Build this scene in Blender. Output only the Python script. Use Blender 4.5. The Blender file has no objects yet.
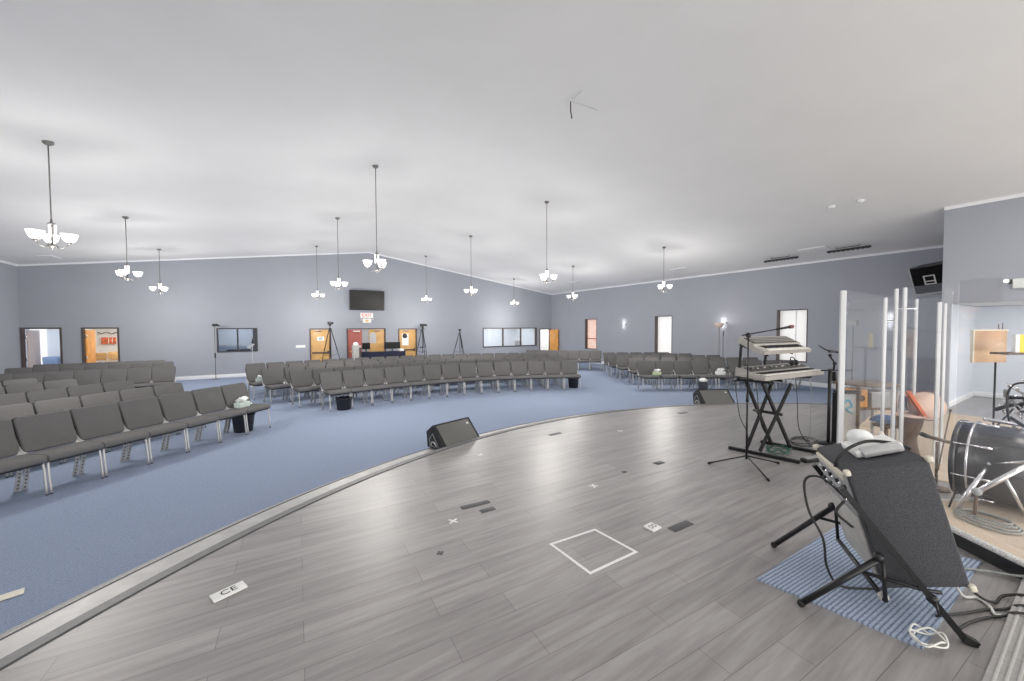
import bpy, bmesh, math, random
from mathutils import Vector, Matrix, Euler
random.seed(7)
COL = bpy.context.scene.collection
PI = math.pi
V = Vector

# ------------------------------------------------------------------ materials
def mat(name, color, rough=0.6, metal=0.0, spec=0.5, emit=None, estr=0.0, noise=None, bump=None):
    m = bpy.data.materials.new(name); m.use_nodes = True
    nt = m.node_tree; b = nt.nodes['Principled BSDF']
    b.inputs['Base Color'].default_value = (*color, 1)
    b.inputs['Roughness'].default_value = rough
    b.inputs['Metallic'].default_value = metal
    b.inputs['Specular IOR Level'].default_value = spec
    if emit:
        b.inputs['Emission Color'].default_value = (*emit, 1)
        b.inputs['Emission Strength'].default_value = estr
    if noise or bump:
        tc = nt.nodes.new('ShaderNodeTexCoord')
        n = nt.nodes.new('ShaderNodeTexNoise')
        sc = (noise or bump)[0]
        n.inputs['Scale'].default_value = sc
        n.inputs['Detail'].default_value = 3
        nt.links.new(tc.outputs['Object'], n.inputs['Vector'])
        if noise:
            amt = noise[1]
            r = nt.nodes.new('ShaderNodeValToRGB')
            r.color_ramp.elements[0].position = .3; r.color_ramp.elements[1].position = .7
            r.color_ramp.elements[0].color = (*[c*(1-amt) for c in color], 1)
            r.color_ramp.elements[1].color = (*[min(1, c*(1+amt)) for c in color], 1)
            nt.links.new(n.outputs['Fac'], r.inputs['Fac'])
            nt.links.new(r.outputs['Color'], b.inputs['Base Color'])
        if bump:
            bp = nt.nodes.new('ShaderNodeBump'); bp.inputs['Strength'].default_value = bump[1]
            bp.inputs['Distance'].default_value = .01
            nt.links.new(n.outputs['Fac'], bp.inputs['Height'])
            nt.links.new(bp.outputs['Normal'], b.inputs['Normal'])
    return m

M = {}
M['wall'] = mat('wall_paint', (.350, .368, .412), .75, spec=.25, noise=(1.3, .015))
M['wall_light'] = mat('pale_wall_paint', (.66, .70, .76), .75, spec=.25, noise=(1.3, .015))
M['white_wall'] = mat('white_wall_paint', (.8, .8, .8), .75, spec=.25, noise=(1.3, .015))
M['ceiling'] = mat('ceiling_paint', (.76, .76, .76), .8, spec=.2, noise=(.9, .02))
M['white'] = mat('white_trim', (.82, .83, .85), .5, noise=(6, .02))
M['fabric'] = mat('grey_chair_fabric', (.150, .147, .146), .95, spec=.15, noise=(260, .28), bump=(260, .3))
M['shell'] = mat('black_vinyl', (.012, .012, .013), .55, noise=(40, .2))
M['black'] = mat('black_plastic', (.018, .018, .02), .45, noise=(30, .2))
M['satin_black'] = mat('black_metal', (.02, .02, .022), .35, metal=.3, noise=(30, .2))
M['rubber'] = mat('black_rubber', (.012, .012, .012), .7, noise=(30, .2))
M['chrome'] = mat('chrome', (.78, .78, .8), .22, metal=.9, noise=(20, .05))
M['nickel'] = mat('brushed_nickel', (.22, .21, .20), .4, metal=.6, noise=(60, .08))
M['silver'] = mat('silver_leg_paint', (.60, .59, .58), .35, metal=.45, noise=(40, .06))
M['hole'] = mat('dark_hole', (.03, .03, .035), .8, noise=(40, .1))
M['amp_carpet'] = mat('amp_cover', (.066, .066, .074), .8, spec=.4, noise=(180, .45), bump=(180, .4))
M['flat_black'] = mat('flat_black_grille', (.008, .008, .009), .9, spec=.08, noise=(60, .2))
M['grille'] = mat('speaker_grille', (.15, .15, .14), .55, noise=(220, .3))
M['panel_grey'] = mat('grey_panel', (.36, .37, .38), .5, noise=(25, .12))
M['cream'] = mat('cream_plastic', (.70, .66, .55), .45, noise=(20, .06))
M['keyboard_grey'] = mat('keyboard_case', (.42, .40, .37), .4, noise=(12, .06))
M['keyboard_dark'] = mat('keyboard_dark', (.10, .095, .09), .45, noise=(12, .1))
M['key_white'] = mat('white_keys', (.82, .80, .74), .3, noise=(12, .03))
M['wood_door'] = mat('oak_door', (.62, .36, .13), .45, noise=(3, .12))
M['red_door'] = mat('red_brown_door', (.42, .11, .09), .5, noise=(3, .1))
M['orange_wood'] = mat('orange_wood', (.78, .36, .09), .45, noise=(4, .15))
M['frame_brown'] = mat('dark_brown_frame', (.085, .065, .058), .5, noise=(5, .1))
M['frame_black'] = mat('dark_window_frame', (.035, .037, .045), .45, noise=(5, .1))
M['paper'] = mat('white_paper', (.85, .85, .83), .7, noise=(5, .02))
M['tape'] = mat('white_tape', (.86, .86, .85), .6, noise=(20, .04))
M['ink'] = mat('black_ink', (.03, .03, .03), .7, noise=(20, .1))
M['grey_plate'] = mat('dark_grey_plate', (.085, .085, .088), .55, noise=(50, .2))
M['tissue'] = mat('white_tissue', (.85, .87, .86), .9, noise=(20, .04))
M['tissue_box'] = mat('pale_green_box', (.56, .66, .62), .6, noise=(18, .15))
M['green_box'] = mat('yellow_green_box', (.55, .66, .40), .6, noise=(18, .15))
M['bin'] = mat('dark_bin', (.035, .037, .045), .5, noise=(30, .3))
M['red'] = mat('red_sign', (.75, .03, .02), .5, emit=(1, .05, .03), estr=.5, noise=(10, .05))
M['navy'] = mat('navy_cloth', (.012, .015, .04), .85, noise=(20, .3))
M['screen'] = mat('black_screen', (.012, .012, .013), .28, spec=.25, noise=(3, .3))
M['blue'] = mat('blue_plastic', (.05, .18, .42), .5, noise=(8, .2))
M['cyan'] = mat('cyan_tape', (.05, .45, .62), .5, noise=(8, .2))
M['grey_body'] = mat('warm_grey_body', (.46, .45, .43), .6, noise=(8, .1))
M['drum_skin'] = mat('drum_skin', (.80, .60, .50), .6, noise=(9, .06))
M['drum_rim'] = mat('orange_rim', (.85, .22, .10), .45, noise=(9, .1))
M['drum_shell'] = mat('grey_drum_shell', (.075, .075, .082), .25, noise=(2.2, .35))
M['brown_dark'] = mat('dark_brown_wood', (.13, .085, .06), .5, noise=(8, .25))
M['tan_board'] = mat('tan_board', (.55, .36, .22), .3, noise=(2.5, .2))
M['yellow'] = mat('yellow_cover', (.85, .62, .02), .5, noise=(6, .05))
M['beige'] = mat('beige_carpet', (.60, .50, .40), .95, spec=.1, noise=(120, .2))
M['riser_edge'] = mat('grey_edging', (.62, .62, .60), .8, noise=(70, .3))
M['cable_black'] = mat('black_cable', (.02, .02, .02), .5, noise=(30, .2))
M['cable_grey'] = mat('grey_cable', (.30, .32, .31), .5, noise=(30, .2))
M['cable_white'] = mat('white_cable', (.72, .72, .68), .5, noise=(30, .1))
M['cable_green'] = mat('green_cable', (.03, .12, .08), .5, noise=(30, .2))
M['cable_red'] = mat('red_cable', (.65, .06, .03), .5, noise=(30, .2))
M['acrylic_edge'] = mat('frosted_acrylic_hinge', (.56, .57, .58), .3, noise=(4, .03))
M['lamp_shade'] = mat('opal_glass', (.9, .9, .88), .4, emit=(1, .97, .92), estr=1.5, noise=(5, .02))
M['sconce_metal'] = mat('sconce_metal', (.4, .4, .42), .5, metal=.4, noise=(5, .05))
M['glow'] = mat('lamp_glow', (.9, .9, .9), .4, emit=(1, .98, .95), estr=1.3, noise=(5, .02))
M['shade_tan'] = mat('tan_lamp_shade', (.50, .40, .36), .6, emit=(1, .8, .65), estr=.12, noise=(8, .05))
M['blind'] = mat('daylit_blind', (.8, .8, .8), .7, emit=(1, .99, .97), estr=.42, noise=(3, .015))  # emission stands in for daylight coming through the blind
M['curtain'] = mat('salmon_curtain', (.82, .60, .52), .8, emit=(1, .72, .60), estr=.28, noise=(5, .15))  # window light put into the cloth as emission
M['art'] = mat('red_board', (.75, .17, .08), .6, noise=(14, .5))
M['vent'] = mat('grey_vent', (.52, .52, .52), .6, noise=(30, .1))
M['deck_metal'] = mat('stage_light_body', (.02, .02, .02), .5, noise=(40, .3))
M['bluechair'] = mat('blue_chair_fabric', (.22, .30, .46), .9, noise=(60, .2))
M['oak'] = mat('pale_oak', (.72, .46, .2), .5, noise=(6, .15))

def glassy(name, tint, gloss, col=(1, 1, 1)):
    m = bpy.data.materials.new(name); m.use_nodes = True
    nt = m.node_tree; nt.nodes.clear()
    out = nt.nodes.new('ShaderNodeOutputMaterial')
    tr = nt.nodes.new('ShaderNodeBsdfTransparent'); tr.inputs['Color'].default_value = (*tint, 1)
    gl = nt.nodes.new('ShaderNodeBsdfGlossy'); gl.inputs['Roughness'].default_value = .03
    gl.inputs['Color'].default_value = (*col, 1)
    lw = nt.nodes.new('ShaderNodeFresnel'); lw.inputs['IOR'].default_value = 1.45
    mx = nt.nodes.new('ShaderNodeMixShader')
    mul = nt.nodes.new('ShaderNodeMath'); mul.operation = 'MULTIPLY'; mul.inputs[1].default_value = gloss
    nt.links.new(lw.outputs[0], mul.inputs[0])
    nt.links.new(mul.outputs[0], mx.inputs[0])
    nt.links.new(tr.outputs[0], mx.inputs[1]); nt.links.new(gl.outputs[0], mx.inputs[2])
    nt.links.new(mx.outputs[0], out.inputs['Surface'])
    return m
M['acrylic'] = glassy('clear_acrylic', (.992, .993, .994), .13)
M['pane'] = glassy('window_glass', (.9, .93, .97), .6)

def carpet_mat():
    m = mat('blue_carpet', (.2, .27, .46), .95, spec=.1)
    nt = m.node_tree; b = nt.nodes['Principled BSDF']
    tc = nt.nodes.new('ShaderNodeTexCoord')
    mp = nt.nodes.new('ShaderNodeMapping'); mp.inputs['Rotation'].default_value = (0, 0, math.radians(62))
    nt.links.new(tc.outputs['Object'], mp.inputs['Vector'])
    w = nt.nodes.new('ShaderNodeTexWave'); w.inputs['Scale'].default_value = 11.0
    w.inputs['Distortion'].default_value = 1.2; w.inputs['Detail Scale'].default_value = 6
    nt.links.new(mp.outputs[0], w.inputs['Vector'])
    n = nt.nodes.new('ShaderNodeTexNoise'); n.inputs['Scale'].default_value = 90; n.inputs['Detail'].default_value = 3
    nt.links.new(tc.outputs['Object'], n.inputs['Vector'])
    n2 = nt.nodes.new('ShaderNodeTexNoise'); n2.inputs['Scale'].default_value = .5; n2.inputs['Detail'].default_value = 2
    nt.links.new(tc.outputs['Object'], n2.inputs['Vector'])
    a = nt.nodes.new('ShaderNodeMath'); a.operation = 'MULTIPLY_ADD'; a.inputs[1].default_value = .5
    nt.links.new(w.outputs['Fac'], a.inputs[0]); nt.links.new(n.outputs['Fac'], a.inputs[2])
    r = nt.nodes.new('ShaderNodeValToRGB')
    r.color_ramp.elements[0].position = .35; r.color_ramp.elements[0].color = (.150, .195, .305, 1)
    r.color_ramp.elements[1].position = 1.0; r.color_ramp.elements[1].color = (.365, .425, .545, 1)
    nt.links.new(a.outputs[0], r.inputs['Fac'])
    nt.links.new(r.outputs['Color'], b.inputs['Base Color'])
    return m
M['carpet'] = carpet_mat()

def plank_mat():
    m = mat('grey_laminate_planks', (.3, .29, .29), .38, spec=.65)
    nt = m.node_tree; b = nt.nodes['Principled BSDF']
    b.inputs['Coat Weight'].default_value = .4; b.inputs['Coat Roughness'].default_value = .42
    tc = nt.nodes.new('ShaderNodeTexCoord')
    mp = nt.nodes.new('ShaderNodeMapping'); mp.inputs['Rotation'].default_value = (0, 0, math.radians(3))
    nt.links.new(tc.outputs['Object'], mp.inputs['Vector'])
    br = nt.nodes.new('ShaderNodeTexBrick'); br.offset = .37; br.offset_frequency = 2
    br.inputs['Scale'].default_value = 1.0
    br.inputs['Brick Width'].default_value = 1.25; br.inputs['Row Height'].default_value = .2
    br.inputs['Mortar Size'].default_value = .0022; br.inputs['Mortar Smooth'].default_value = .3
    br.inputs['Color1'].default_value = (.268, .257, .253, 1); br.inputs['Color2'].default_value = (.322, .309, .305, 1)
    br.inputs['Mortar'].default_value = (.14, .13, .13, 1)
    nt.links.new(mp.outputs[0], br.inputs['Vector'])
    mp2 = nt.nodes.new('ShaderNodeMapping'); mp2.inputs['Scale'].default_value = (1.1, 14, 1)
    nt.links.new(tc.outputs['Object'], mp2.inputs['Vector'])
    n = nt.nodes.new('ShaderNodeTexNoise'); n.inputs['Scale'].default_value = 1.3; n.inputs['Detail'].default_value = 5
    n.inputs['Roughness'].default_value = .6
    nt.links.new(mp2.outputs[0], n.inputs['Vector'])
    r = nt.nodes.new('ShaderNodeValToRGB')
    r.color_ramp.elements[0].position = .32; r.color_ramp.elements[0].color = (.74, .72, .72, 1)
    r.color_ramp.elements[1].position = .66; r.color_ramp.elements[1].color = (1.12, 1.12, 1.12, 1)
    nt.links.new(n.outputs['Fac'], r.inputs['Fac'])
    mx = nt.nodes.new('ShaderNodeMixRGB'); mx.blend_type = 'MULTIPLY'; mx.inputs[0].default_value = 1
    nt.links.new(br.outputs['Color'], mx.inputs[1]); nt.links.new(r.outputs['Color'], mx.inputs[2])
    nt.links.new(mx.outputs[0], b.inputs['Base Color'])
    rr = nt.nodes.new('ShaderNodeMapRange'); rr.inputs[3].default_value = .33; rr.inputs[4].default_value = .47
    nt.links.new(n.outputs['Fac'], rr.inputs[0]); nt.links.new(rr.outputs[0], b.inputs['Roughness'])
    return m
M['planks'] = plank_mat()
M['nosing'] = mat('grey_nosing', (.20, .20, .20), .5, noise=(15, .1))
M['edge_dark'] = mat('dark_edge_line', (.06, .06, .065), .5, noise=(15, .1))
M['tread'] = mat('pale_tread_laminate', (.52, .51, .50), .4, noise=(6, .12))
M['ribbed'] = mat('ribbed_grey_board', (.42, .41, .40), .6, noise=(40, .1))

def rug_mat():
    m = mat('blue_woven_rug', (.2, .28, .45), .95, spec=.1)
    nt = m.node_tree; b = nt.nodes['Principled BSDF']
    tc = nt.nodes.new('ShaderNodeTexCoord')
    mp = nt.nodes.new('ShaderNodeMapping'); mp.inputs['Rotation'].default_value = (0, 0, math.radians(93))
    nt.links.new(tc.outputs['Object'], mp.inputs['Vector'])
    w = nt.nodes.new('ShaderNodeTexWave'); w.inputs['Scale'].default_value = 12.5; w.bands_direction = 'X'
    w.inputs['Distortion'].default_value = .5; w.inputs['Detail Scale'].default_value = 3
    nt.links.new(mp.outputs[0], w.inputs['Vector'])
    n = nt.nodes.new('ShaderNodeTexNoise'); n.inputs['Scale'].default_value = 70; n.inputs['Detail'].default_value = 3
    nt.links.new(tc.outputs['Object'], n.inputs['Vector'])
    r = nt.nodes.new('ShaderNodeValToRGB')
    r.color_ramp.elements[0].position = .05; r.color_ramp.elements[0].color = (.17, .205, .29, 1)
    e = r.color_ramp.elements.new(.4); e.color = (.33, .39, .50, 1)
    r.color_ramp.elements[-1].position = 1; r.color_ramp.elements[-1].color = (.40, .46, .58, 1)
    nt.links.new(w.outputs['Fac'], r.inputs['Fac'])
    mx = nt.nodes.new('ShaderNodeMixRGB'); mx.blend_type = 'OVERLAY'; mx.inputs[0].default_value = .55
    nt.links.new(r.outputs['Color'], mx.inputs[1]); nt.links.new(n.outputs['Fac'], mx.inputs[2])
    nt.links.new(mx.outputs[0], b.inputs['Base Color'])
    return m
M['rug'] = rug_mat()

# ------------------------------------------------------------------ mesh helpers
class MB:
    def __init__(s): s.v = []; s.f = []; s.mi = []; s.sm = []; s.mats = []
    def _m(s, m):
        if isinstance(m, str): m = M[m]
        if m not in s.mats: s.mats.append(m)
        return s.mats.index(m)
    def add(s, vs, fs, m, smooth=False):
        o = len(s.v); i = s._m(m)
        s.v += [tuple(v) for v in vs]
        for f in fs:
            s.f.append([a+o for a in f]); s.mi.append(i); s.sm.append(smooth)
        return s
    def box(s, c, size, m, R=None, bevel=0, seg=2):
        bm = bmesh.new(); bmesh.ops.create_cube(bm, size=1)
        for v in bm.verts: v.co = V((v.co.x*size[0], v.co.y*size[1], v.co.z*size[2]))
        if bevel:
            bmesh.ops.bevel(bm, geom=bm.edges[:], offset=bevel, segments=seg, profile=.5, affect='EDGES')
        s.bm(bm, m, c, R, smooth=bevel > 0); return s
    def bm(s, bm, m, c=(0, 0, 0), R=None, smooth=False):
        bm.verts.index_update(); R = R or Matrix.Identity(3)
        vs = [R @ v.co + V(c) for v in bm.verts]
        fs = [[v.index for v in f.verts] for f in bm.faces]
        bm.free(); return s.add(vs, fs, m, smooth)
    def tube(s, pts, r, m, n=10, cap=True, closed=False, flat=None):
        pts = [V(p) for p in pts]; k = len(pts)
        rs = r if isinstance(r, (list, tuple)) else [r]*k
        t0 = (pts[1]-pts[0]).normalized()
        up = V((0, 0, 1)) if abs(t0.z) < .9 else V((1, 0, 0))
        nrm = t0.cross(up).normalized()
        vs = []
        for i in range(k):
            if closed: t = (pts[(i+1) % k]-pts[i-1]).normalized()
            else: t = (pts[min(i+1, k-1)]-pts[max(i-1, 0)]).normalized()
            nrm = (nrm - t*nrm.dot(t)).normalized(); bn = t.cross(nrm)
            for j in range(n):
                a = 2*PI*j/n
                ca, sa = math.cos(a), math.sin(a)
                if flat: sa *= flat
                vs.append(pts[i]+(nrm*ca+bn*sa)*rs[i])
        fs = []
        for i in range(k if closed else k-1):
            for j in range(n):
                a = i*n+j; b = i*n+(j+1) % n; c = ((i+1) % k)*n+(j+1) % n; d = ((i+1) % k)*n+j
                fs.append([a, d, c, b])
        if cap and not closed:
            fs.append(list(range(n))); fs.append(list(range((k-1)*n, k*n))[::-1])
        return s.add(vs, fs, m, True)
    def bar(s, a, b, w, h, m, up=(0, 0, 1)):
        a, b = V(a), V(b); d = b-a; L = d.length; t = d.normalized(); u = V(up)
        if abs(t.dot(u)) > .95: u = V((1, 0, 0))
        x = t.cross(u).normalized(); z = x.cross(t)
        R = Matrix((x, t, z)).transposed()
        return s.box((a+b)/2, (w, L, h), m, R)
    def lathe(s, prof, m, c=(0, 0, 0), n=24, R=None, smooth=True):
        R = R or Matrix.Identity(3); vs = []; k = len(prof)
        for r, z in prof:
            for j in range(n):
                a = 2*PI*j/n; vs.append(R @ V((r*math.cos(a), r*math.sin(a), z))+V(c))
        fs = []
        for i in range(k-1):
            for j in range(n): fs.append([i*n+j, i*n+(j+1) % n, (i+1)*n+(j+1) % n, (i+1)*n+j])
        if prof[0][0] > 1e-4: fs.append(list(range(n))[::-1])
        if prof[-1][0] > 1e-4: fs.append(list(range((k-1)*n, k*n)))
        return s.add(vs, fs, m, smooth)
    def prism(s, poly, z0, z1, m, R=None, c=(0, 0, 0)):
        R = R or Matrix.Identity(3); n = len(poly)
        vs = [R @ V((x, y, z0))+V(c) for x, y in poly]+[R @ V((x, y, z1))+V(c) for x, y in poly]
        fs = [list(range(n))[::-1], list(range(n, 2*n))]
        fs += [[i, (i+1) % n, n+(i+1) % n, n+i] for i in range(n)]
        return s.add(vs, fs, m)
    def sphere(s, c, r, m, sc=(1, 1, 1), n=12):
        bm = bmesh.new(); bmesh.ops.create_uvsphere(bm, u_segments=n, v_segments=max(6, n//2), radius=r)
        for v in bm.verts: v.co = V((v.co.x*sc[0], v.co.y*sc[1], v.co.z*sc[2]))
        return s.bm(bm, m, c, None, True)
    def build(s, name, parent=None, kind=None, label=None):
        me = bpy.data.meshes.new(name); me.from_pydata(s.v, [], s.f)
        for m in s.mats: me.materials.append(m)
        me.polygons.foreach_set('material_index', s.mi)
        me.polygons.foreach_set('use_smooth', s.sm)
        me.update()
        o = bpy.data.objects.new(name, me); COL.objects.link(o)
        if parent: o.parent = parent
        if kind: o['kind'] = kind
        if label: o['label'] = label
        return o

def tag(o, label, cat, group=None):
    o['label'] = label; o['category'] = cat
    if group: o['group'] = group
    return o
def thing(name, label, cat, loc=(0, 0, 0), rz=0, group=None):
    o = bpy.data.objects.new(name, None); COL.objects.link(o)
    o.location = loc; o.rotation_euler = (0, 0, rz); o.empty_display_size = .1
    return tag(o, label, cat, group)
def dup(root, loc, rz, label=None, group=None):
    r = root.copy(); COL.objects.link(r); r.location = loc; r.rotation_euler = (0, 0, rz)
    if label: r['label'] = label
    if group: r['group'] = group
    for ch in list(root.children):
        c = ch.copy(); COL.objects.link(c); c.parent = r
        for g in ch.children:
            d = g.copy(); COL.objects.link(d); d.parent = c
    return r
def smooth_path(pts, sub=6, closed=False):
    pts = [V(p) for p in pts]; out = []; n = len(pts)
    for i in range(n if closed else n-1):
        if closed: p0, p1, p2, p3 = pts[i-1], pts[i], pts[(i+1) % n], pts[(i+2) % n]
        else: p0, p1, p2, p3 = pts[max(i-1, 0)], pts[i], pts[i+1], pts[min(i+2, n-1)]
        for k in range(sub):
            t = k/sub
            out.append(.5*((2*p1)+(p2-p0)*t+(2*p0-5*p1+4*p2-p3)*t*t+(3*p1-p0-3*p2+p3)*t**3))
    if not closed: out.append(pts[-1])
    return out
ORD = ['first', 'second', 'third', 'fourth', 'fifth', 'sixth', 'seventh', 'eighth', 'ninth', 'tenth', 'eleventh',
       'twelfth', 'thirteenth', 'fourteenth', 'fifteenth', 'sixteenth', 'seventeenth', 'eighteenth', 'nineteenth', 'twentieth']
def text(body, size, m, loc, R, parent, name='lettering', ext=.002):
    c = bpy.data.curves.new(name, 'FONT'); c.body = body; c.size = size; c.extrude = ext
    c.align_x = 'CENTER'; c.align_y = 'CENTER'; c.materials.append(M[m])
    o = bpy.data.objects.new(name, c); COL.objects.link(o)
    me = bpy.data.meshes.new_from_object(o); bpy.data.objects.remove(o)
    me.materials.clear(); me.materials.append(M[m])
    o = bpy.data.objects.new(name, me); COL.objects.link(o)
    o.matrix_local = Matrix.Translation(loc) @ R.to_4x4()
    o.parent = parent
    return o
def Rz(a): return Matrix.Rotation(a, 3, 'Z')
def Rx(a): return Matrix.Rotation(a, 3, 'X')
def Ry(a): return Matrix.Rotation(a, 3, 'Y')

# ------------------------------------------------------------------ the room
XL, XR, YB, YF = -7.45, 16.19, 20.69, -5.0
EAVE, RIDGE, XM = 4.39, 6.03, 4.37
XI, YI = 13.15, 2.25                       # the recess beside the stage
def ceil_z(x): return EAVE+(RIDGE-EAVE)*(1-abs(x-XM)/(XR-XM))
SZ = .2                                   # stage height

def wall_grid(mb, m, a0, a1, z0, z1, holes, place, thick):
    """rectangle a0..a1 x z0..z1 with rectangular holes; place(a, z, d) -> point"""
    As = sorted({a0, a1, *[h[0] for h in holes], *[h[1] for h in holes]})
    Zs = sorted({z0, z1, *[h[2] for h in holes], *[h[3] for h in holes]})
    for i in range(len(As)-1):
        for j in range(len(Zs)-1):
            ca, cz = (As[i]+As[i+1])/2, (Zs[j]+Zs[j+1])/2
            if any(h[0] < ca < h[1] and h[2] < cz < h[3] for h in holes): continue
            q = [(As[i], Zs[j]), (As[i+1], Zs[j]), (As[i+1], Zs[j+1]), (As[i], Zs[j+1])]
            vs = [place(a, z, 0) for a, z in q]+[place(a, z, thick) for a, z in q]
            mb.add(vs, [[0, 1, 2, 3], [7, 6, 5, 4], [0, 4, 5, 1], [1, 5, 6, 2], [2, 6, 7, 3], [3, 7, 4, 0]], m)

# floor
mb = MB(); mb.box(((XL+XR)/2, (YB+YF)/2, -.05), (XR-XL, YB-YF, .1), 'carpet'); mb.build('floor', kind='structure')

# back wall with its openings
backholes = [(-7.43, -6.44, 0, 2.19), (-5.94, -4.93, 0, 2.19), (-1.93, -.47, 1.10, 2.15), (1.60, 2.54, 0, 2.12),
             (3.25, 5.16, 0, 2.12), (5.82, 6.84, 0, 2.10), (10.93, 14.95, .92, 2.12), (15.18, 16.12, 0, 2.05)]
mb = MB()
wall_grid(mb, 'wall', XL-.15, XR+.15, 0, EAVE, backholes, lambda a, z, d: (a, YB+d, z), .14)
mb.prism([(XL-.15, EAVE), (XR+.15, EAVE), (XM, RIDGE+.02)], 0, .14, 'wall', Matrix(((1, 0, 0), (0, 0, 1), (0, 1, 0))), (0, YB, 0))
mb.build('wall_back', kind='structure')
# right wall with three deep window slots
rw = [(16.40, 17.40, .82, 2.62), (11.42, 12.40, .82, 2.66), (5.98, 6.97, .82, 2.74)]
mb = MB(); wall_grid(mb, 'wall', YF, YB, 0, EAVE+.02, rw, lambda a, z, d: (XR+d, a, z), .24); mb.build('wall_right', kind='structure')
mb = MB(); mb.box((XL-.075, (YB+YF)/2, EAVE/2), (.15, YB-YF, EAVE), 'wall'); mb.build('wall_left', kind='structure')
# ceiling: two slopes
mb = MB()
for xa, xb in ((XL-.15, XM), (XM, XR+.25)):
    za, zb = ceil_z(xa), ceil_z(xb)
    vs = [(xa, YF, za), (xb, YF, zb), (xb, YB+.14, zb), (xa, YB+.14, za)]
    vs += [(x, y, z+.12) for x, y, z in vs]
    mb.add(vs, [[3, 2, 1, 0], [4, 5, 6, 7], [0, 1, 5, 4], [1, 2, 6, 5], [2, 3, 7, 6], [3, 0, 4, 7]], 'ceiling')
mb.build('ceiling', kind='structure')
# recess beside the stage: its front wall with the wide opening, its pale inside
mb = MB()
zi = ceil_z(XI)
wall_grid(mb, 'wall', YF, YI, SZ, zi, [(YF-1, 2.11, SZ-.1, 2.62)], lambda a, z, d: (XI+d, a, z), .12)
mb.build('wall_recess_front', kind='structure')
mb = MB(); mb.box(((XI+.12+XR)/2, YI-.03, (SZ+4.8)/2), (XR-XI-.12, .06, 4.8-SZ), 'wall'); mb.build('wall_recess_end', kind='structure')
mb = MB(); mb.box(((XI+.12+XR)/2, YI-.09, 1.41), (XR-XI-.14, .06, 2.42), 'wall_light')
mb.box((XR-.03, (YI-.12+YF)/2, 1.41), (.06, YI-.12-YF, 2.42), 'wall_light'); mb.build('wall_recess_inside', kind='structure')
mb = MB(); mb.box(((XI+XR)/2+.06, (YI+YF)/2, 2.68), (XR-XI-.12, YI-YF-.1, .1), 'ceiling'); mb.build('ceiling_recess', kind='structure')
mb = MB(); mb.box(((XI+XR)/2, YI-.13, SZ+.07), (XR-XI-.1, .02, .14), 'white', bevel=.006)
mb.box((XR-.07, (YI-.14+YF)/2, SZ+.07), (.02, YI-.14-YF, .14), 'white', bevel=.006); mb.build('baseboard_recess', kind='structure')
# baseboards
mb = MB(); segs = [(XL, -7.44), (-6.44, -5.96), (-4.92, 1.54), (2.6, 3.19), (5.22, 5.76), (6.9, 15.12)]
for a, b in segs[1:]: mb.box(((a+b)/2, YB-.012, .075), (b-a, .024, .15), 'white', bevel=.004)
mb.build('baseboard_back', kind='structure')
mb = MB(); mb.box((XR-.012, (YB+YI)/2, .075), (.024, YB-YI-.03, .15), 'white', bevel=.004); mb.build('baseboard_right', kind='structure')
mb = MB(); mb.box((XL+.012, (YB+YF)/2, .075), (.024, YB-YF-.03, .15), 'white', bevel=.004); mb.build('baseboard_left', kind='structure')
# crown moulding
def crown(name, a, b, inward, n=1):
    a, b, w = V(a), V(b), V(inward); mb = MB()
    prof = [(0, 0), (.016, 0), (.05, -.0), (.09, .07), (.09, .12), (0, .12)]
    prof = [(.0, -.04), (.02, -.04), (.035, .0), (.085, .045), (.09, .07), (0, .07)]
    vs = [a+w*u+V((0, 0, z-.02)) for u, z in prof]+[b+w*u+V((0, 0, z-.02)) for u, z in prof]
    k = len(prof); fs = [[i, (i+1) % k, k+(i+1) % k, k+i] for i in range(k)]
    mb.add(vs, fs+[list(range(k))[::-1], list(range(k, 2*k))], 'white'); return mb.build(name, kind='structure')
crown('trim_1', (XL, YB, EAVE), (XM, YB, RIDGE), (0, -1, 0)); crown('trim_2', (XM, YB, RIDGE), (XR, YB, EAVE), (0, -1, 0))
crown('trim_3', (XR, YB, EAVE), (XR, YI, EAVE), (-1, 0, 0)); crown('trim_4', (XL, YF, EAVE), (XL, YB, EAVE), (1, 0, 0))
crown('trim_5', (XI, YI, zi), (XI, YF, zi), (-1, 0, 0))

# ------------------------------------------------------------------ stage
CX, CY, RS = 5.37, -3.16, 9.37
a_end = math.atan2(YI-CY, math.sqrt(RS*RS-(YI-CY)**2))
def arc(r, a0, a1, n=120): return [(CX+r*math.cos(a0+(a1-a0)*i/n), CY+r*math.sin(a0+(a1-a0)*i/n)) for i in range(n+1)]
A1 = PI+.19
poly = arc(RS, a_end, A1)+[(XR-.1, CY+RS*math.sin(A1)), (XR-.1, YI-.1), (XI+.05, YI-.05)]
mb = MB(); mb.prism(poly, 0, SZ, 'planks'); mb.build('stage_floor', kind='structure')
def ring(name, r0, r1, z0, z1, m):
    o = arc(r1, a_end+.02, A1); i = arc(r0, a_end+.02, A1); n = len(o); mb = MB()
    vs = [(x, y, z0) for x, y in i]+[(x, y, z0) for x, y in o]+[(x, y, z1) for x, y in i]+[(x, y, z1) for x, y in o]
    fs = []
    for k in range(n-1):
        fs += [[2*n+k, 2*n+k+1, 3*n+k+1, 3*n+k][::-1], [n+k, n+k+1, 3*n+k+1, 3*n+k], [k, 2*n+k, 2*n+k+1, k+1], [k, k+1, n+k+1, n+k]]
    mb.add(vs, fs, m); return mb.build(name, kind='structure')
ring('stage_step', RS-.02, 9.80, .0, .1, 'tread')
ring('stage_nosing', RS-.068, RS+.018, SZ-.03, SZ+.008, 'nosing')
ring('stage_nosing_line', RS-.08, RS-.066, SZ-.03, SZ+.004, 'edge_dark')
ring('step_edge_line', 9.792, 9.808, .05, .104, 'edge_dark')
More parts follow.
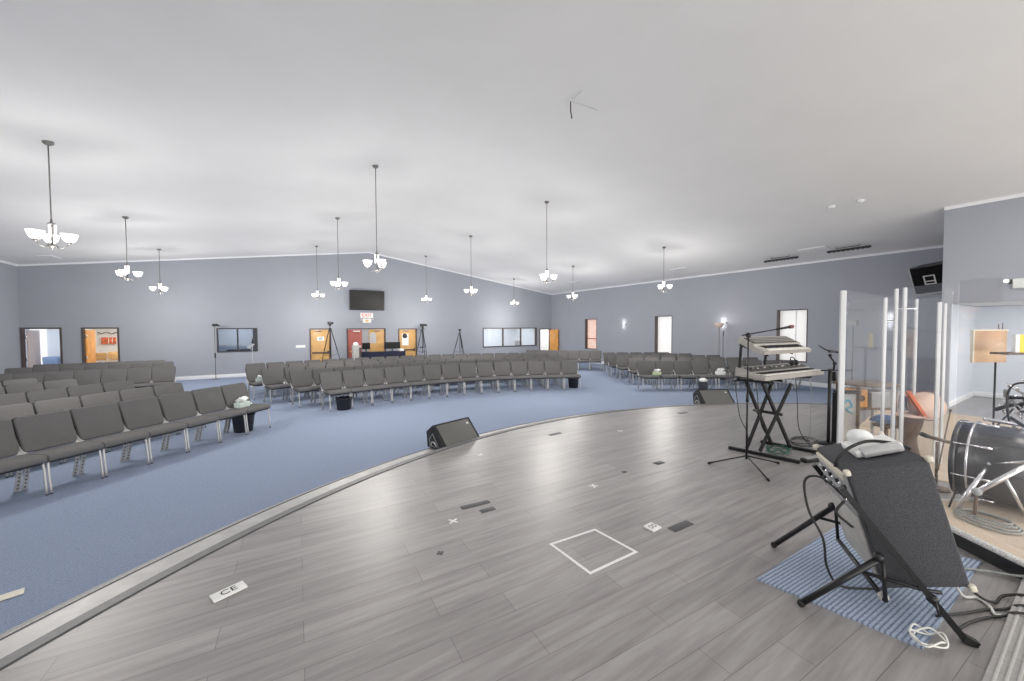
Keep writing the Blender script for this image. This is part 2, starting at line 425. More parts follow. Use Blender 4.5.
ring('carpet_edging', 9.98, 10.05, 0, .008, 'ribbed')
ring('step_riser_trim', 9.80, 9.985, 0, .02, 'riser_edge')

# ------------------------------------------------------------------ camera
F = 384.6269; yaw, pitch, roll = .5618, .0324, .0042
cy, sy, cp, sp, cr, sr = math.cos(yaw), math.sin(yaw), math.cos(pitch), math.sin(pitch), math.cos(roll), math.sin(roll)
r0 = V((cy, -sy, 0)); u0 = V((sy*sp, cy*sp, cp)); fw = V((sy*cp, cy*cp, -sp))
rt = r0*cr-u0*sr; up = r0*sr+u0*cr
camd = bpy.data.cameras.new('camera'); cam = bpy.data.objects.new('camera', camd); COL.objects.link(cam)
cam.matrix_world = Matrix.Translation((0, 0, 2.1)) @ Matrix((rt, up, -fw)).transposed().to_4x4()
camd.sensor_fit = 'HORIZONTAL'; camd.sensor_width = 36; camd.lens = F/1024*36; camd.clip_start = .05; camd.clip_end = 200
bpy.context.scene.camera = cam
def project(p):
    d = V(p)-V((0, 0, 2.1)); z = d.dot(fw)
    return (512+F*d.dot(rt)/z, 340.5-F*d.dot(up)/z) if z > .1 else (None, None)

# ------------------------------------------------------------------ chairs (face -Y locally)
def rounded_rect(w, h, r, n=4, taper=0):
    pts = []
    for sx, sz, a0 in ((1, 1, 0), (-1, 1, 90), (-1, -1, 180), (1, -1, 270)):
        for i in range(n+1):
            a = math.radians(a0+90*i/n); x = sx*(w/2-r)+r*math.cos(a); z = sz*(h/2-r)+r*math.sin(a)
            pts.append((x*(1-taper*(.5-z/h)), z))
    return pts
def pad(w, h, t, r, m, R, c, taper=0, bev=.018):
    """cushion: rounded rectangle in local XZ, thickness along Y, bevelled rim"""
    bm = bmesh.new()
    poly = rounded_rect(w, h, r, 4, taper)
    vs = [bm.verts.new((x, -t/2, z)) for x, z in poly]; f = bm.faces.new(vs)
    ex = bmesh.ops.extrude_face_region(bm, geom=[f])
    for v in [g for g in ex['geom'] if isinstance(g, bmesh.types.BMVert)]: v.co.y += t
    bmesh.ops.recalc_face_normals(bm, faces=bm.faces[:])
    rim = [e for e in bm.edges if len(e.link_faces) == 2 and any(len(fc.verts) > 4 for fc in e.link_faces)]
    bmesh.ops.bevel(bm, geom=rim, offset=bev, segments=2, profile=.6, affect='EDGES')
    mb = MB(); mb.bm(bm, m, c, R, True); return mb
def make_chair():
    t = thing('padded_chair', '', 'chair')
    # seat: waterfall cushion
    prof = [(-.262, .425), (-.272, .445), (-.268, .475), (-.245, .497), (-.20, .506), (-.02, .502), (.18, .492), (.22, .48), (.23, .455), (.22, .43), (.0, .425)]
    mb = MB(); xs = [(-.276, .014), (-.262, .0), (.262, .0), (.276, .014)]; vs = []
    for x, inset in xs:
        for y, z in prof:
            cyy, czz = -.03, .465
            k = 1-inset*2.2
            vs.append((x, cyy+(y-cyy)*k, czz+(z-czz)*k))
    k = len(prof); fs = []
    for i in range(3):
        for j in range(k): fs.append([i*k+j, i*k+(j+1) % k, (i+1)*k+(j+1) % k, (i+1)*k+j])
    fs += [list(range(k))[::-1], list(range(3*k, 4*k))]
    mb.add(vs, [f[::-1] for f in fs], 'fabric', True); mb.build('seat', t)
    mb = MB(); mb.box((0, -.03, .414), (.49, .43, .03), 'shell', bevel=.01); mb.build('seat_shell', t)
    # back
    tilt = math.radians(-20); R = Rx(tilt)
    pad(.555, .488, .055, .055, 'fabric', R, (0, .318, .716), .05).build('backrest', t)
    pad(.563, .480, .022, .06, 'shell', R, (0, .349, .720), .05, .006).build('back_shell', t)
    # silver side brackets joining seat and back
    for sx in (-1, 1):
        mb = MB(); mb.tube([(sx*.262, .14, .44), (sx*.262, .235, .50), (sx*.262, .30, .58), (sx*.262, .355, .72)], [.026, .028, .018, .010], 'silver', 8, flat=.35)
        mb.build('bracket', t)
    for sx in (-1, 1):                                            # front leg: bent round tube
        mb = MB(); mb.tube(smooth_path([(sx*.20, -.17, .405), (sx*.245, -.195, .40), (sx*.262, -.21, .36), (sx*.262, -.25, .012)], 4), .0135, 'silver', 8)
        mb.tube([(sx*.262, -.2505, .012), (sx*.262, -.2515, .0)], .0145, 'rubber', 8); mb.build('leg', t)
    for sx in (-1, 1):                                            # rear leg: flat strip punched with holes
        mb = MB(); a = V((sx*.25, .17, .42)); b = V((sx*.25, .285, .0)); d = (b-a).normalized()
        mb.bar(a, b, .05, .014, 'silver', up=(0, 1, .3))
        nrm = V((0, 1, .32)).normalized()
        for i in range(6):
            p = a+(b-a)*(.30+.12*i)
            for sg in (-1, 1):
                q = p+nrm*sg*.0078
                mb.box(q, (.014, .003, .018), 'hole', R=Rx(math.atan2(.32, 1)))
        mb.build('leg', t)
    return t
chair0 = make_chair(); used = [False]; nchairs = [0]
def place_chair(x, y, back, label, group):
    """back = unit vector the backrest points to"""
    rz = math.atan2(back[1], back[0])-PI/2
    if not used[0]:
        used[0] = True; chair0.location = (x, y, 0); chair0.rotation_euler = (0, 0, rz); chair0['label'] = label; chair0['group'] = group; o = chair0
    else: o = dup(chair0, (x, y, 0), rz, label, group)
    nchairs[0] += 1
    return o
def infrm(x, y):
    px, py = project((x, y, .6)); return px is not None and -45 < px < 1060
ROWN = ['front', 'second', 'third', 'fourth', 'fifth']
chairs = {}
# left block: straight rows at 45 degrees
S2 = math.sqrt(.5)
for j, (ex, ey) in enumerate([(-.02, 9.66), (-1.19, 10.44), (-2.23, 11.63), (-3.45, 12.72), (-4.36, 13.56)]):
    u = V((-S2, -S2)); bk = V((-S2, S2))
    for k in range(12):
        p = V((ex, ey))+u*(.2835+.567*k)+bk*.25
        if p.x < XL+.4 or not infrm(*p): continue
        chairs['L', j, k] = (p, bk)
        place_chair(p.x, p.y, bk, f'grey padded chair with silver legs, {ORD[k]} from the aisle in {ROWN[j]} row of left block', 'chairs of the left block')
# rear left block
for j, (a, b, n) in enumerate([((-2.55, 15.91), (-5.28, 15.76), 8), ((-2.97, 18.2), (-6.78, 17.87), 7), ((-3.40, 19.35), (-6.6, 19.2), 6)]):
    a, b = V(a), V(b); u = (b-a).normalized(); bk = V((-u.y, u.x));
    if bk.y < 0: bk = -bk
    for k in range(n):
        p = a+u*(.27+.545*k)-bk*.36
        if p.x < XL+.4: continue
        place_chair(p.x, p.y, bk, f'grey padded chair, {ORD[k]} from the right end in {ROWN[j]} row of rear left block', 'chairs of the rear left block')
# centre block: curved rows
AX, AY, AR = 3.99, 1.76, 9.893
for j in range(5):
    R_ = AR+1.13*j; th = math.radians([107.2, 108.9, 110.4, 110.5, 109.0][j]); st = .600/R_; k = 0
    while th-st > math.radians([57.2, 57.5, 58.5, 59, 60][j]):
        a = th-st/2; bk = V((math.cos(a), math.sin(a))); p = V((AX, AY))+bk*(R_-.36)
        place_chair(p.x, p.y, bk, f'grey padded chair, {ORD[k]} from the left end in {ROWN[j]} row of centre block', 'chairs of the centre block')
        chairs['C', j, k] = (p, bk); th -= st; k += 1
    chairs['Cn', j] = k
# right block
u = V((.848, -.530)); bk = V((.530, .848))
for j, (tx, ty) in enumerate([(10.70, 8.95), (11.47, 10.02), (12.08, 11.18), (12.54, 12.08), (13.02, 12.83)]):
    for k in range(9):
        p = V((tx, ty))+u*(.31+.63*k)-bk*.36
        if p.x > XR-.55: break
        place_chair(p.x, p.y, bk, f'grey padded chair, {ORD[k]} from the aisle in {ROWN[j]} row of right block', 'chairs of the right block')
        chairs['R', j, k] = (p, bk)
# far corner row
a, b = V((11.33, 16.62)), V((13.92, 13.98)); u = (b-a).normalized(); bk = V((-u.y, u.x))
for k in range(7):
    p = a+u*(.27+.55*k)-bk*.36
    place_chair(p.x, p.y, bk, f'grey padded chair, {ORD[k]} from the left in the slanting row by the far right corner', 'chairs by the far right corner')
    chairs['F', 0, k] = (p, bk)

# ------------------------------------------------------------------ tissue boxes and bins among the chairs
def tissue_box(x, y, z, label, m='tissue_box', rz=0.4, sc=1.0):
    t = thing('tissue_box', label, 'tissue box', (x, y, z), rz, 'tissue boxes')
    mb = MB(); mb.box((0, 0, .045*sc), (.235*sc, .12*sc, .09*sc), m, bevel=.004); mb.build('carton', t)
    mb = MB(); n = 14; vs = []
    for i, (r, zz) in enumerate([(.045, .088), (.055, .11), (.075, .14), (.05, .17)]):
        for k in range(n):
            a = 2*PI*k/n; rr = r*(1+.35*math.sin(3*a+i)+.12*math.sin(7*a))
            vs.append((rr*math.cos(a)*1.3*sc, rr*math.sin(a)*sc, (zz+.02*math.sin(2*a+1))*sc))
    vs.append((0, 0, .16*sc)); fs = []
    for i in range(3):
        for k in range(n): fs.append([i*n+k, i*n+(k+1) % n, (i+1)*n+(k+1) % n, (i+1)*n+k])
    for k in range(n): fs.append([3*n+k, 3*n+(k+1) % n, 4*n])
    mb.add(vs, fs, 'tissue', True); mb.build('tissue', t)
    return t
def on_seat(key, dx=0, dy=-.03):
    p, bk = chairs[key]; r = V((bk.y, -bk.x)); q = p+bk*dy+r*dx; return q.x, q.y
x, y = on_seat(('L', 0, 0), -.10, .06); tissue_box(x, y, .502, 'tissue box on the aisle end seat of the left block front row', rz=.9, sc=1.15)
x, y = on_seat(('C', 3, 0)); tissue_box(x, y, .502, 'tissue box on the left end seat of the centre block fourth row', rz=.3, sc=1.15)
x, y = on_seat(('R', 0, 0), .27, -.02); tissue_box(x, y, .502, 'yellow-green tissue box between the first two front seats of right block', 'green_box', -.5, 1.1)
x, y = on_seat(('R', 0, 4), -.1, 0); tissue_box(x, y, .502, 'white tissue box on a front seat behind the keyboards', 'tissue', -.5, 1.2)
def bin_(x, y, label, r=.15, h=.30):
    t = thing('waste_bin', label, 'bin', (x, y, 0), 0, 'bins under the chairs')
    mb = MB(); mb.lathe([(.0, .0), (r*.82, .0), (r, h), (r*1.04, h), (r*1.04, h-.02), (r*.96, h-.02), (r*.8, .02), (0, .02)], 'bin', n=20); mb.build('bin_body', t)
    mb = MB(); mb.tube([(r*1.02*math.cos(2*PI*i/24), r*1.02*math.sin(2*PI*i/24), h+.002+.006*math.sin(i*2.1)) for i in range(24)], .012, 'shell', 6, closed=True); mb.build('bag_rim', t)
bin_(-.50, 9.62, 'dark waste bin under the aisle end of left block front row', .2, .34)
bin_(1.60, 10.78, 'dark waste bin under the left end of centre block front row', .2, .30)
bin_(9.0, 10.26, 'dark waste bin under the right end of centre block front row', .19, .33)

# ------------------------------------------------------------------ chandeliers
R_ARM = .198
def make_chandelier():
    t = thing('chandelier', '', 'chandelier')
    mb = MB(); mb.lathe([(0, .30), (.012, .29), (.012, .25), (.03, .24), (.045, .225), (.03, .21), (.012, .20)], 'nickel', n=14); mb.build('top_cap', t)
    mb = MB()
    for i in range(3):
        a = i*2*PI/3+.5; mb.tube([(.035*math.cos(a), .035*math.sin(a), .02), (.04*math.cos(a), .04*math.sin(a), .21)], .013, 'lamp_shade', 8)
    mb.tube([(0, 0, -.12), (0, 0, .24)], .011, 'nickel', 8); mb.build('glass_column', t)
    mb = MB(); mb.lathe([(0, -.185), (.012, -.175), (.016, -.16), (.05, -.135), (.06, -.12), (.045, -.105), (.012, -.10)], 'nickel', n=16); mb.build('finial', t)
    for i in range(3):
        a = i*2*PI/3; c, s = math.cos(a), math.sin(a)
        mb = MB(); mb.tube(smooth_path([(.03*c, .03*s, -.115), (.09*c, .09*s, -.15), (.155*c, .155*s, -.125), (R_ARM*c, R_ARM*s, -.08)], 5), .007, 'nickel', 8)
        mb.lathe([(.010, -.09), (.026, -.075), (.03, -.055), (.022, -.05)], 'nickel', (R_ARM*c, R_ARM*s, 0), 12); arm = mb.build('arm', t)
        mb = MB(); mb.lathe([(.022, -.055), (.052, -.042), (.076, -.01), (.092, .045), (.102, .075), (.096, .075), (.086, .045), (.07, 0), (.02, -.04)], 'lamp_shade', (R_ARM*c, R_ARM*s, 0), 20)
        mb.build('bowl_shade', arm)
    return t
CHZ = 3.54
chand0 = make_chandelier(); cn = 0
rod_mats = {}
for i in range(4):
    for j in range(3):
        X, Y = [[(-2.86, 8.99), (-3.08, 13.74), (-3.28, 18.37)], [(2.06, 8.93), (1.93, 13.66), (1.78, 18.6)],
                [(6.77, 8.86), (6.72, 13.66), (6.66, 18.6)], [(11.99, 8.82), (11.99, 13.7), (12.1, 18.98)]][i][j]
        col = ['first from left wall', 'second from left wall', 'third from left wall', 'fourth from left wall'][i]
        row = ['in the row nearest the stage', 'in the middle row', 'in the row nearest the back wall'][j]
        lab = f'three-bowl chandelier, {col}, {row}'
        rz = [1.95, .4, 1.1, .75, 1.6, .2, 1.4, .9, .1, 1.2, .5, 1.8][cn]
        o = chand0 if cn == 0 else dup(chand0, (X, Y, CHZ), rz, lab, 'chandeliers')
        if cn == 0: o.location = (X, Y, CHZ); o.rotation_euler = (0, 0, rz); o['label'] = lab; o['group'] = 'chandeliers'; first_ch = (o, X)
        cn += 1
        o['hx'] = X
for o in [q for q in COL.objects if q.get('hx') is not None]:
    h = ceil_z(o['hx'])-CHZ; del o['hx']
    mb = MB(); mb.tube([(0, 0, .28), (0, 0, h-.03)], .0085, 'nickel', 8); mb.build('rod', o)
    mb = MB(); mb.lathe([(.012, h-.06), (.05, h-.04), (.065, h-.02), (.065, h+.025), (0, h+.025)], 'nickel', n=16); mb.build('ceiling_canopy', o)
    ld = bpy.data.lights.new('bulb', 'POINT'); ld.energy = 135; ld.color = (1, .96, .91); ld.shadow_soft_size = .3
    lo = bpy.data.objects.new('bulb', ld); COL.objects.link(lo); lo.parent = o; lo.location = (0, 0, -.9)

# ------------------------------------------------------------------ wall sconces, floor lamps
for i, Y in enumerate((14.36, 8.98, 3.82)):
    w = ['farthest from the stage', 'behind the tan floor lamp', 'behind the clear screens'][i]
    t = thing('wall_sconce', f'slim grey wall sconce glowing up and down, {w}', 'wall lamp', (XR, Y, 2.28), 0, 'wall sconces')
    mb = MB(); mb.prism([(0, -.16), (-.07, -.13), (-.11, -.05), (-.11, .05), (-.07, .13), (0, .16)], -.025, .025, 'sconce_metal'); mb.build('cover', t)
    mb = MB(); mb.box((-.04, 0, .03), (.05, .18, .012), 'glow'); mb.build('lamp', t)
    mb = MB(); mb.box((-.04, 0, -.03), (.05, .18, .012), 'glow'); mb.build('lamp', t)
    for dz, e in ((.14, 1.3), (-.14, 1.0)):
        ld = bpy.data.lights.new('bulb', 'POINT'); ld.energy = e; ld.color = (1, .98, .95); ld.shadow_soft_size = .05
        lo = bpy.data.objects.new('bulb', ld); COL.objects.link(lo); lo.parent = t; lo.location = (-.11, 0, dz)
def floor_lamp(x, y, label, round_=True):
    t = thing('floor_lamp', label, 'floor lamp', (x, y, 0))
    mb = MB(); mb.lathe([(0, 0), (.15, 0), (.15, .015), (.03, .03), (0, .03)], 'nickel'); mb.build('base', t)
    mb = MB(); mb.tube([(0, 0, .02), (0, 0, 2.1)], .014, 'nickel', 8); mb.build('pole', t)
    mb = MB()
    if round_: mb.lathe([(.03, 2.06), (.09, 2.09), (.14, 2.15), (.165, 2.20), (.165, 2.28), (.155, 2.28), (.15, 2.2), (.08, 2.11), (.03, 2.08)], 'shade_tan', n=20)
    else:
        mb.box((0, 0, 2.2), (.24, .22, .17), 'panel_grey', bevel=.015)
        mb.box((.15, 0, 2.21), (.06, .14, .11), 'black', bevel=.01)
    mb.build('lamp_head', t)
    return t
t = floor_lamp(15.55, 8.80, 'slim floor lamp with tan bowl shade by right wall')
ld = bpy.data.lights.new('bulb', 'POINT'); ld.energy = 5; ld.color = (1, .94, .86); ld.shadow_soft_size = .05
lo = bpy.data.objects.new('bulb', ld); COL.objects.link(lo); lo.parent = t; lo.location = (0, 0, 2.32)
floor_lamp(14.75, 4.3, 'slim pole light with square grey head behind clear screen', False)
t = thing('microphone_stand', 'thin straight stand standing beside the tan floor lamp', 'stand', (15.4, 8.55, 0))
mb = MB(); mb.lathe([(0, 0), (.13, 0), (.12, .02), (.02, .03), (0, .03)], 'satin_black'); mb.build('base', t)
mb = MB(); mb.tube([(0, 0, .02), (0, 0, 1.75)], .010, 'satin_black', 8); mb.build('pole', t)
mb = MB(); mb.tube([(0, 0, 1.75), (0, -.02, 1.95)], .018, 'black', 8); mb.build('microphone', t)

# ------------------------------------------------------------------ doors and windows of the back wall
def frame(name, x0, x1, z0, z1, m, w=.055, sill=False, y=YB, d=.17):
    mb = MB(); yc = y+.06
    mb.box((x0+w/2, yc, (z0+z1)/2), (w, d, z1-z0), m); mb.box((x1-w/2, yc, (z0+z1)/2), (w, d, z1-z0), m)
    mb.box(((x0+x1)/2, yc, z1-w/2), (x1-x0-2*w, d, w), m)
    if sill: mb.box(((x0+x1)/2, yc, z0+w/2), (x1-x0-2*w, d, w), m)
    return mb.build(name, kind='structure')
def leaf(parent, x0, x1, z1, m, y=YB+.05, name='door_leaf'):
    mb = MB(); mb.box(((x0+x1)/2, y, (.01+z1)/2), (x1-x0, .045, z1-.01), m, bevel=.003); return mb.build(name, parent, 'structure')
def room(name, x0, x1, y1, z1, m, back=None, floorm='panel_grey'):
    mb = MB(); y0 = YB+.14
    mb.box(((x0+x1)/2, y1+.04, z1/2), (x1-x0+.16, .08, z1), back or m)
    mb.box((x0-.04, (y0+y1)/2, z1/2), (.08, y1-y0, z1), m); mb.box((x1+.04, (y0+y1)/2, z1/2), (.08, y1-y0, z1), m)
    mb.box(((x0+x1)/2, (y0+y1)/2, z1+.04), (x1-x0+.16, y1-y0, .08), 'ceiling')
    mb.box(((x0+x1)/2, (y0+y1)/2, -.04), (x1-x0+.16, y1-y0, .08), floorm)
    return mb.build(name, kind='structure')
def lamp_area(name, loc, sx, sy, e, col=(1, 1, 1), rot=(0, 0, 0)):
    ld = bpy.data.lights.new(name, 'AREA'); ld.shape = 'RECTANGLE'; ld.size = sx; ld.size_y = sy; ld.energy = e; ld.color = col
    lo = bpy.data.objects.new(name, ld); COL.objects.link(lo); lo.location = loc; lo.rotation_euler = rot; return lo
# 1: open door in the left corner
f1 = frame('door_1', -7.43, -6.44, 0, 2.19, 'frame_brown')
mb = MB(); mb.box((-7.31, YB+.5, 1.05), (.045, .82, 2.08), mat('pinkish_door', (.60, .52, .50), .6, noise=(4, .05)), bevel=.003); mb.build('door_leaf', f1, 'structure')
mb = MB()
for z in (.3, 1.05, 1.85): mb.tube([(-7.34, YB+.08, z-.06), (-7.34, YB+.08, z+.06)], .018, 'chrome', 8)
mb.build('hinge', f1, 'structure')
room('wall_left_side_room', -8.9, -6.47, 24.2, 2.7, 'wall_light', 'wall_light', 'carpet')
mb = MB(); mb.box((-8.18, 24.14, 1.3), (.46, .06, 2.3), 'blind'); mb.build('window_5', kind='structure')
lamp_area('room_lamp', (-7.4, 22.6, 2.6), 1, 1, 34)
for k in range(2):
    t = thing('blue_chair', ['blue chair seen through left corner door, nearer the bright window', 'blue chair seen through left corner door, nearer the right jamb'][k], 'chair', (-7.25+.5*k, 22.6-.35*k, 0), .6, 'blue chairs in the side room')
    pad(.5, .45, .06, .05, 'bluechair', Rx(-.2), (0, .25, .82)).build('backrest', t)
    mb = MB(); mb.box((0, 0, .46), (.5, .48, .08), 'bluechair', bevel=.02); mb.build('seat', t)
    for sx in (-1, 1):
        for s2 in (-1, 1):
            mb = MB(); mb.tube([(sx*.22, s2*.2, .43), (sx*.22, s2*.24, 0)], .012, 'silver', 8); mb.build('leg', t)
# 2: open door to a lit orange room
f2 = frame('door_2', -5.94, -4.93, 0, 2.19, 'frame_brown')
mb = MB(); mb.box((-5.86, YB+.52, 1.05), (.045, .84, 2.08), 'orange_wood', bevel=.003); mb.build('door_leaf', f2, 'structure')
mb = MB()
for z in (.3, 1.05, 1.85): mb.tube([(-5.85, YB+.08, z-.06), (-5.85, YB+.08, z+.06)], .018, 'chrome', 8)
mb.build('hinge', f2, 'structure')
room('wall_second_side_room', -6.30, -3.9, 23.6, 2.7, 'white_wall', 'white_wall', 'carpet')
lamp_area('room_lamp', (-4.9, 22.3, 2.6), 1, 1, 36, (1, .92, .8))
t = thing('notice_board', 'red-orange board on the wall seen through second open door', 'board', (-5.95, 23.56, 1.62))
mb = MB(); mb.box((0, -.01, 0), (.46, .03, .30), 'art', bevel=.004); mb.build('board', t)
mb = MB(); mb.box((0, -.028, 0), (.02, .01, .28), 'paper'); mb.box((.12, -.028, .02), (.02, .01, .2), 'paper'); mb.build('divider', t)
t = thing('garland', 'dark string garland along wall top behind second open door', 'decoration', (-5.95, 23.55, 1.97))
mb = MB(); mb.tube(smooth_path([(-.32, 0, .02), (-.2, -.02, -.04), (-.05, -.02, .03), (.1, -.02, -.05), (.25, -.02, .02), (.4, 0, -.03)], 5), .015, 'frame_brown', 6); mb.build('string', t)
for k in range(3):
    t = thing('wooden_chair', ['oak chair behind second open door, nearest the door leaf', 'oak chair behind second open door, in the middle', 'oak chair behind second open door, nearest the right jamb'][k], 'chair', (-5.92+.32*k, [22.2, 22.9, 22.2][k], 0), .4*k, 'oak chairs in the second room')
    pad(.4, .32, .03, .08, 'oak', Rx(-.15), (0, .2, 1.0)).build('backrest', t)
    mb = MB(); mb.box((0, 0, .48), (.42, .42, .04), 'oak', bevel=.01); mb.build('seat', t)
    for sx in (-1, 1):
        for s2 in (-1, 1):
            mb = MB(); mb.tube([(sx*.18, s2*.18, .47), (sx*.19, s2*.2, 0)], .014, 'oak', 8); mb.build('leg', t)
        mb = MB(); mb.tube([(sx*.17, .18, .48), (sx*.17, .2, .95)], .014, 'oak', 8); mb.build('back_post', t)
# 3: control room window
f3 = frame('window_1', -1.93, -.47, 1.10, 2.15, 'frame_black', .05, True)
mb = MB(); mb.box((-1.2, YB+.06, 1.62), (.06, .08, .96), 'frame_black'); mb.box((-.56, YB+.06, 1.62), (.17, .10, .96), 'frame_black'); mb.build('mullion', f3, 'structure')
mb = MB(); mb.box((-1.22, YB+.06, 1.62), (1.38, .012, .98), 'pane'); mb.build('glass', f3, 'structure')
bluewall = mat('blue_grey_room_wall', (.36, .41, .48), .8, noise=(2, .03))
room('wall_control_room', -2.4, 0, 23.2, 2.7, bluewall, bluewall)
lamp_area('room_lamp', (-1.2, 22.2, 2.6), 1, .8, 24, (.95, .98, 1))
t = thing('mixing_console', 'dark console behind the control room window', 'console', (-1.2, 21.15, .78))
mb = MB(); mb.box((0, 0, .2), (.85, .5, .42), 'navy', bevel=.02); mb.build('body', t)
mb = MB(); mb.box((-.02, -.1, .425), (.3, .02, .03), 'panel_grey'); mb.build('light_strip', t)
t2 = thing('console_desk', 'desk under the dark console behind the control window', 'desk', (-1.2, 21.2, 0))
mb = MB(); mb.box((0, 0, .76), (1.9, .7, .035), 'brown_dark', bevel=.004); mb.build('desktop', t2)
for sx in (-1, 1):
    mb = MB(); mb.box((sx*.9, 0, .372), (.04, .6, .74), 'brown_dark'); mb.build('side_panel', t2)
# 4: closed oak door with push bar
def closed_door(n, x0, x1, z1, m='wood_door', sign=None):
    f = frame(f'door_{n}', x0, x1, 0, z1, 'frame_brown')
    leaf(f, x0+.06, x1-.06, z1-.06, m)
    mb = MB(); mb.box(((x0+x1)/2, YB-.01, .95), (x1-x0-.2, .05, .06), 'frame_brown', bevel=.008); mb.box((x1-.14, YB-.0, .95), (.07, .05, .13), 'black', bevel=.006); mb.build('push_bar', f, 'structure')
    mb = MB(); mb.box(((x0+x1)/2-.1, YB+.0, z1-.13), (.3, .06, .05), 'nickel', bevel=.005); mb.build('door_closer', f, 'structure')
    return f
closed_door(3, 1.60, 2.54, 2.12)
t = thing('door_sign', 'white paper sign on the oak door left of the double door', 'sign', (2.08, YB+.02, 1.62))
mb = MB(); mb.box((0, 0, 0), (.30, .006, .20), 'paper'); mb.build('sheet', t)
mb = MB()
for k in range(3): mb.box((0, -.004, .05-.05*k), (.2-.03*k, .002, .02), 'ink')
mb.build('printed_lines', t)
t = thing('wall_plate', 'white wall plate left of the closed oak door', 'plate', (1.22, YB-.006, 1.27))
mb = MB(); mb.box((0, 0, 0), (.40, .012, .12), 'paper', bevel=.003); mb.build('plate', t)
# 5: double door, red-brown leaf and oak leaf
f5 = frame('door_4', 3.25, 5.16, 0, 2.12, 'frame_brown')
leaf(f5, 3.31, 3.98, 2.06, 'red_door'); leaf(f5, 4.33, 5.10, 2.06, 'wood_door')
mb = MB(); mb.box((4.155, YB+.06, 1.03), (.34, .03, 2.06), 'panel_grey'); mb.build('side_panel', f5, 'structure')
mb = MB(); mb.box((3.64, YB, .95), (.5, .05, .06), 'wood_door', bevel=.008); mb.build('push_bar', f5, 'structure')
mb = MB(); mb.box((3.72, YB, 1.97), (.34, .05, .06), 'paper', bevel=.005); mb.box((4.75, YB, 1.98), (.3, .05, .05), 'nickel', bevel=.005); mb.build('door_closer', f5, 'structure')
t = thing('door_poster', 'grey arched poster on the oak leaf of the double door', 'poster', (4.52, YB+.022, 1.62))
mb = MB(); mb.prism([(-.16, -.28), (.16, -.28), (.16, .18), (.1, .26), (0, .3), (-.1, .26), (-.16, .18)], -.003, .003, 'vent', Matrix(((1, 0, 0), (0, 0, 1), (0, 1, 0)))); mb.build('sheet', t)
# 6: oak door with papers
closed_door(5, 5.82, 6.84, 2.10)
t = thing('door_notice', 'white notice with dark figure on the rightmost oak door', 'poster', (6.2, YB+.02, 1.5))
mb = MB(); mb.box((0, 0, 0), (.36, .006, .62), 'paper'); mb.build('sheet', t)
mb = MB(); mb.lathe([(0, -.01), (.13, -.01), (.13, .0), (0, .0)], 'frame_black', (-.02, -.004, .2), 18, Rx(PI/2)); mb.build('printed_figure', t)
# 7: long white window
f7 = frame('window_2', 10.93, 14.95, .92, 2.12, 'frame_brown', .06, True)
mb = MB()
for x in (12.38, 13.72): mb.box((x, YB+.06, 1.52), (.07, .1, 1.1), 'frame_brown')
mb.build('mullion', f7, 'structure')
mb = MB(); mb.box((12.94, YB+.07, 1.52), (3.94, .012, 1.1), 'pane'); mb.build('glass', f7, 'structure')
room('wall_nursery', 10.5, 15.05, 23.4, 2.7, 'white_wall', 'white_wall')
lamp_area('room_lamp', (12.7, 22.1, 2.6), 3, 1, 72)
t = thing('office_chair', 'grey chair back seen through right pane of long window', 'chair', (14.45, 22.0, 0))
pad(.5, .5, .06, .06, 'grey_body', Rx(-.1), (0, .2, .98)).build('backrest', t)
mb = MB(); mb.box((0, 0, .48), (.5, .48, .08), 'grey_body', bevel=.02); mb.build('seat', t)
mb = MB(); mb.tube([(0, 0, .05), (0, 0, .45)], .03, 'satin_black', 8)
for k in range(5): mb.tube([(0, 0, .08), (.26*math.cos(k*1.257), .26*math.sin(k*1.257), .03)], .018, 'satin_black', 6)
mb.build('base', t)
# 8: open door with oak leaf swung into the hall
f8 = frame('door_6', 15.18, 16.12, 0, 2.05, 'frame_brown')
mb = MB(); mb.box((16.06, YB-.45, 1.0), (.045, .86, 1.98), 'orange_wood', bevel=.003); mb.build('door_leaf', f8, 'structure')
mb = MB(); mb.box((16.03, YB-.5, 1.5), (.012, .18, .3), 'oak'); mb.build('door_panel', f8, 'structure')
room('wall_passage', 15.1+.06, 17.2, 23.4, 2.7, 'white_wall', 'white_wall')
mb = MB(); mb.box((15.42, 21.6, 1.0), (.2, .3, 2.0), 'oak'); mb.build('trim_7', kind='structure')
lamp_area('room_lamp', (15.9, 22.2, 2.6), .8, 1, 46)

# right wall window slots
for i, (y0, y1, z0, z1) in enumerate(rw):
    f = MB()
    w = .035
    for a, b, c, d in ((y0, y0+w, z0, z1), (y1-w, y1, z0, z1), (y0+w, y1-w, z1-w, z1), (y0+w, y1-w, z0, z0+w)):
        f.box((XR+.10, (a+b)/2, (c+d)/2), (.21, b-a, d-c), 'frame_brown')
    f = f.build(f'window_{i+6}', kind='structure')
    mb = MB()
    if i == 0:
        n = 40; vs = []
        for k in range(n+1):
            yy = y0+.03+(y1-y0-.06)*k/n; xx = XR+.19+.02*math.sin(k*1.1)
            vs += [(xx, yy, z0+.03), (xx, yy, z1-.03)]
        mb.add(vs, [[2*k, 2*k+1, 2*k+3, 2*k+2] for k in range(n)], 'curtain', True)
        mb.box((XR+.16, (y0+y1)/2, 1.45), (.03, y1-y0-.1, .05), 'red_door')
    else:
        mb.box((XR+.21, (y0+y1)/2, (z0+z1)/2), (.02, y1-y0-.05, z1-z0-.05), 'blind')
        if i == 2: mb.box((XR+.195, (y0+y1)/2-.06, (z0+z1)/2), (.012, .03, z1-z0-.1), 'white')
    mb.build('curtain' if i == 0 else 'blind', f, 'structure')

